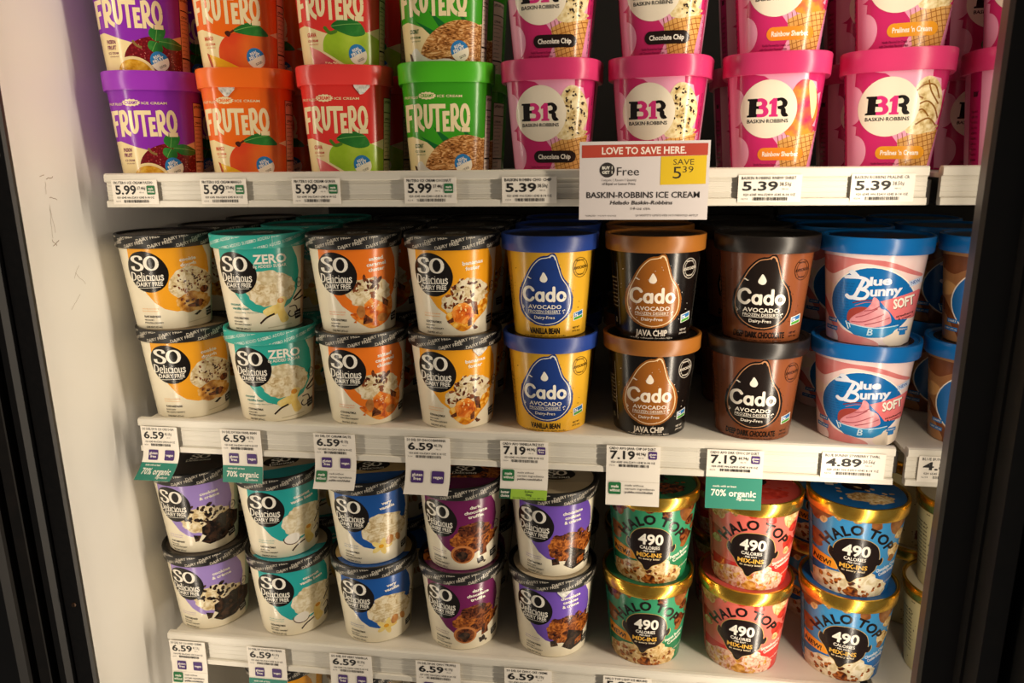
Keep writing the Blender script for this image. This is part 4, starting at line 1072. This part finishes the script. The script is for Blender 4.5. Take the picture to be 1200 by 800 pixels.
# ------------------------------------------------------------------ price tickets
PAPER = mat('#efe7da', .55); PURP, GREEN, TEAL, LIME = '#43216b', '#0d6a35', '#23846f', '#9bc33a'
def ticket(key, x0, x1, ztop, zbot, price, title, unit, label, badges=(), hang=(), curl=0.0, skew=0.0, code='020 6545'):
    """paper ticket in the rail; drawing in millimetres, origin at its top left, y down"""
    W = (x1 - x0) * 1000; Hh = (ztop - zbot) * 1000
    z = CAMZ + ztop
    t = empty('price_ticket', (x0, -.0014 if not hang else -.0020, z)); tag(t, label, 'price tag', 'price tickets')
    fl = Flat(curl=curl, y0=-24.0, span=36.0, skew=skew)
    # sheet with thickness
    n = 48; V = []; F = []
    for sd in (0, 1):
        for k in range(n + 1):
            yy = -Hh * k / n
            p, nn = fl.at(np.array([(0, yy), (W, yy)], float), 0.0 if sd == 0 else -.0003); V += [tuple(q) for q in p]
    o = 2 * (n + 1)
    for k in range(n):
        a = 2 * k; F += [(a, a + 2, a + 3, a + 1), (o + a, o + a + 1, o + a + 3, o + a + 2), (a, o + a, o + a + 2, a + 2), (a + 1, a + 3, o + a + 3, o + a + 1)]
    F += [(0, 1, o + 1, o), (2 * n, o + 2 * n, o + 2 * n + 1, 2 * n + 1)]
    link('paper', mesh_pd('paper', V, F, PAPER), t)
    A = Art(fl, (0, 1, 0, 1), base=.00015, step=.00002); A.rough = .6
    A.part = 'item_print'; A.text(title, W * .48, 2.7, W * .86, 2.5, INK, .02, res=1)
    A.part = 'price_print'
    pw = W * (.46 if len(badges) else .56)
    A.text(price, W * .07 + pw / 2, 9.6, pw, 7.4 if not badges else 8.2, INK, .035, res=3)
    A.text(unit, W * .07 + pw + W * .115, 8.0, W * .18, 3.2, INK, .015, res=1); A.text('PER OZ', W * .07 + pw + W * .115, 12.2, W * .1, 1.2, INK, 0, res=1)
    A.part = 'barcode_print'
    A.text(code + ' 006-52410 ' + code[-4:] + ' 8-14 OZ', W * .5, 17.0, W * .82, 2.0, INK, .015, res=1)
    R = random.Random(title); x = W * .24
    first = True
    while x < W * .78:
        wd = R.choice((.25, .25, .5, .75)); A.poly([(x, 19.2), (x + wd, 19.2), (x + wd, 22.0), (x, 22.0)], INK, same=not first); first = False; x += wd + R.choice((.25, .4, .6))
    A.text('02/14', W * .11, 20.6, W * .1, 1.4, INK, 0, res=1)
    def sq(cx, cy, s, m, lines, hs=.24):
        r = s / 2; q = s * .12
        pts = []
        for ax, ay, a0 in ((1, 1, 0), (-1, 1, 90), (-1, -1, 180), (1, -1, 270)):
            pts += ellpts(cx + ax * (r - q), cy + ay * (r - q), q, q, 4, a0, a0 + 90)
        A.poly(pts, m)
        for k, l in enumerate(lines):
            A.text(l, cx, cy + (k - (len(lines) - 1) / 2) * s * .32, s * .84 * min(1, len(l) / 5.5), s * .23, WHITE, .03)
    A.part = 'badge_print'
    for bd in badges:
        if bd == 'made': sq(W * .855, 9.8, 8.6, GREEN, ['made', 'without'])
        if bd == 'gluten': sq(W * .86, 9.0, 8.0, PURP, ['gluten', 'free'])
    A.part = 'hang_print'
    for hg in hang:
        if hg == 'gfv': sq(W * .29, 31.5, 11.0, PURP, ['gluten', 'free']); sq(W * .74, 31.5, 11.0, PURP, ['vegan'])
        if hg == 'gfv_big': sq(W * .27, 42, 13, PURP, ['gluten', 'free']); sq(W * .73, 42, 13, PURP, ['vegan'])
        if hg in ('organic', 'organic_big'):
            y0, y1 = (39.5, Hh) if hg == 'organic' else (28.0, Hh)
            N = 20
            A.poly([(0.02, y0 + (y1 - y0) * k / N) for k in range(N + 1)] + [(W - .02, y1 - (y1 - y0) * k / N) for k in range(N + 1)], TEAL)
            m = (y0 + y1) / 2; s = 1 if hg == 'organic' else 1.1
            A.text('made with at least', W * .34, m - 6.0 * s, W * .42, 1.9, WHITE, .02); A.text('70% organic', W * .5, m, W * .80, 5.6 * s, WHITE, .03); A.text('ingredients', W * .72, m + 5.2 * s, W * .32, 2.0, WHITE, .02)
        if isinstance(hg, tuple) and hg[0] == 'made':
            y = hg[1]; A.line([(.5, y - 7), (W - .5, y - 7)], .25, '#b8ad9c')
            sq(W * .17, y, 12, GREEN, ['made', 'without'])
            for k, (l, bo) in enumerate((('made without', 0), ('certain ingredients', 0), ('publix.com/thelist', .03))): A.text(l, W * .36 + len(l) * W * .0145, y - 3.4 + 3.4 * k, len(l) * W * .029, 1.9, INK, .01 + bo)
        if hg == 'better':
            y0, y1 = 50.0, Hh
            A.poly([(0, y0), (W * .24, y0), (W * .24, y1), (0, y1)], '#0c4a2c'); A.poly([(W * .24, y0), (W, y0), (W, y1), (W * .24, y1)], LIME)
            m = (y0 + y1) / 2; A.text('better', W * .12, m - 1.8, W * .18, 2.6, WHITE, .03); A.text('choice', W * .12, m + 1.8, W * .18, 2.6, WHITE, .03)
            A.text('Sodium', W * .62, m - 3.0, W * .18, 2.0, '#20401a', .02); A.text('15mg', W * .62, m + .2, W * .12, 2.2, '#20401a', .03); A.text('Serving Size: 1/2 Cup (80 G)', W * .62, m + 3.4, W * .66, 1.5, '#20401a', .0)
    for nm, me in A.meshes().items(): link(nm, me, t)
    return t

def flat_z(key): return (ZL[key] - CAMZ)
Tz = ((flat_z('top') - .0064, flat_z('top') - .0300))
TOPT = [(-.4939, -.4455, '5.99', 'FRUTERO ICE CREAM PASSIO', '37.44¢', 'the purple passion fruit tub'), (-.4004, -.3530, '5.99', 'FRUTERO ICE CREAM MANGO', '37.44¢', 'the orange mango tub'),
        (-.3067, -.2590, '5.99', 'FRUTERO ICE CREAM GUAVA', '37.44¢', 'the red guava tub'), (-.1965, -.1470, '5.99', 'FRUTERO ICE CREAM COCONUT', '37.44¢', 'the green coconut tub')]
for x0, x1, p, tt, u, wh in TOPT: ticket('top', x0, x1, Tz[0], Tz[1], p, tt, u, 'white ' + p + ' price ticket with green badge under ' + wh, ('made',))
for x0, x1, p, tt, u, wh in [(-.1042, -.0540, '5.39', 'BASKIN ROBIN CHO CHIP', '38.50¢', 'left of the sale sign'), (.1056, .1591, '5.39', 'BASKIN ROBBINS RNBW SHRBT', '38.50¢', 'under the rainbow sherbet tub'), (.1998, .2513, '5.39', 'BASKIN ROBBINS PRALINE CR', '38.50¢', 'under the pralines tub')]:
    ticket('top', x0, x1, Tz[0], Tz[1], p, tt, u, 'white 5.39 price ticket ' + wh)
mt = flat_z('mid') - .0080
ticket('mid', -.4985, -.4570, mt, mt - .0560, '6.59', 'SO DEL DF B CH CKE DGH', '41.19¢', 'curled 6.59 ticket with teal organic strip at the left wall', (), ('gfv', 'organic'), 16.0, -9.0)
ticket('mid', -.4080, -.3632, mt, mt - .0570, '6.59', 'SO DEL DF NSA VANIL BEAN', '41.19¢', 'hanging 6.59 ticket with teal organic strip under the teal-lidded pints', (), ('gfv', 'organic'), 6.0, 0.0)
ticket('mid', -.3050, -.2605, mt, mt - .0600, '6.59', 'SO DEL DF CARAM SALTE', '41.19¢', 'hanging 6.59 ticket with two purple badges and a green badge', (), ('gfv', ('made', 46.5)), 5.0, -3.0)
ticket('mid', -.2078, -.1610, mt, mt - .0610, '6.59', 'SO DEL DF CHOCO/BANANA', '41.19¢', 'hanging 6.59 ticket with two large purple badges', (), ('gfv_big',), 4.0, -3.0)
ticket('mid', -.1095, -.0615, mt, mt - .0600, '7.19', 'CADO AVO VANILLA FRZ DST', '44.94¢', 'hanging 7.19 ticket with lime green better choice strip', ('gluten',), (('made', 36.0), 'better'), 4.0, -1.5)
ticket('mid', -.0042, .0478, mt, mt - .0610, '7.19', 'CADO AVO JAVA CHP DF DSRT', '44.94¢', 'hanging 7.19 ticket with one green badge, under the black avocado pints', ('gluten',), (('made', 44.0),), 4.0, 0.0)
ticket('mid', .0918, .1445, mt, mt - .0590, '7.19', 'CADO AVO DRK CHOC DF DSRT', '44.94¢', 'hanging 7.19 ticket with large teal organic panel', ('gluten',), ('organic_big',), 4.0, 0.0)
ticket('mid', .1972, .2540, mt + .0016, mt - .0240, '4.89', 'BLUE BUNNY STWBERRY TWRL', '30.56¢', 'white 4.89 price ticket under the strawberry soft tubs')
ticket('mid', .2830, .3398, mt + .0016, mt - .0240, '4.89', 'BLUE BUNNY CARAMEL TWRL', '30.56¢', 'white 4.89 price ticket in the next bay, cut off by the black mullion')
bt = flat_z('bot') - .0080
for x0, x1, tt, wh, hg in [(-.5000, -.4560, 'SO DEL DF COOKIES CREME', 'leftmost on the lowest shelf, under the lilac pints', ('gfv', ('made', 46.5))), (-.4050, -.3590, 'SO DEL DF COCO VAN BEAN', 'under the teal coconut pints on the lowest shelf', ('gfv', 'organic')), (-.3068, -.2580, 'SO DEL DF VERY VANILLA', 'under the blue vanilla pints on the lowest shelf', ('gfv', 'organic')),
                           (-.2077, -.1580, 'SO DEL DF DK CHOC TRUFFLE', 'under the plum truffle pints on the lowest shelf', ('gfv', ('made', 46.5))), (-.1089, -.0575, 'SO DEL DF CHOC CKE CREME', 'under the violet pints on the lowest shelf', ('gfv', ('made', 46.5)))]:
    ticket('bot', x0, x1, bt, bt - .0580, '6.59', tt, '41.19¢', 'hanging 6.59 ticket ' + wh, (), hg, 5.0, 0.0)
for x0, x1, tt, wh in [(-.0027, .0480, 'HALO TOP LGHT ICE MIX-INS', 'under the green mix-ins pints'), (.1000, .1500, 'HALO TOP STRAWB MIX-INS', 'under the red mix-ins pints')]:
    ticket('bot', x0, x1, bt, bt - .0250, '5.99', tt, '37.44¢', 'white 5.99 price ticket ' + wh)

# ------------------------------------------------------------------ sale sign clipped on the top rail
sx0, sx1, sz0, sz1 = -.0330, .0790, CAMZ - .0530, CAMZ + .0145
sg = empty('sale_sign', (sx0, -.0125, sz1)); tag(sg, 'white sale sign with red header and yellow square clipped to the top rail', 'sign')
W, Hh = (sx1 - sx0) * 1000, (sz1 - sz0) * 1000
link('sign_card', box_me('sign_card', 0, W / 1000, 0, .0012, -Hh / 1000, 0, mat('#dcd3d0', .5)), sg)
link('sign_holder', box_me('sign_holder', W / 2000 - .012, W / 2000 + .012, .0012, .0118, -.045, -.028, mat('#d8d4cc', .3)), sg)
A = Art(Flat(), (0, 1, 0, 1), base=.0001, step=.00001); A.rough = .6
U = W / 680.0; A.xf = (192, U, 115, Hh / 425.0)
A.part = 'header_band'; A.poly([(204, 134), (860, 130), (860, 193), (204, 202)], '#b8402c'); A.text('LOVE TO SAVE HERE.', 530, 165, 440, 36, '#f3e4d6', .035)
A.part = 'save_square'; A.poly([(620, 198), (856, 194), (856, 346), (620, 350)], '#e0bb16'); A.text('SAVE', 738, 228, 108, 30, '#33270e', .0); A.text('5', 706, 285, 44, 62, '#33270e', .0, res=3); A.text('39', 762, 268, 56, 32, '#33270e', .0)
A.part = 'sign_text'
A.ell(340, 268, 40, 40, '#2b2422'); A.text('BUY 1', 340, 256, 54, 15, WHITE, .04); A.text('GET 1', 340, 280, 54, 15, WHITE, .04)
A.text('Free', 450, 276, 116, 44, '#2b2422', -.005, res=3)
A.text('Compare 1, Receive 1 Quantity', 402, 322, 186, 13, '#3a3330', 0, res=1); A.text('of Equal or Lesser Price', 402, 343, 178, 12, '#2b2422', .02, res=1)
A.text('BASKIN-ROBBINS ICE CREAM', 530, 404, 596, 32, '#2b2422', .015)
A.text('Helado Baskin-Robbins', 525, 446, 328, 20, '#2b2422', .02, shear=.2); A.text('14-oz ctn.', 523, 478, 106, 15, '#3a3330', .0, shear=.1)
A.text('VALID 10/09-10/15', 310, 518, 166, 8, '#4a4340', 0, res=1); A.text('QUANTITY LIMITS PER HOUSEHOLD APPLY', 660, 516, 330, 11, '#4a4340', .0, res=1)
for nm, me in A.meshes().items(): link(nm, me, sg)
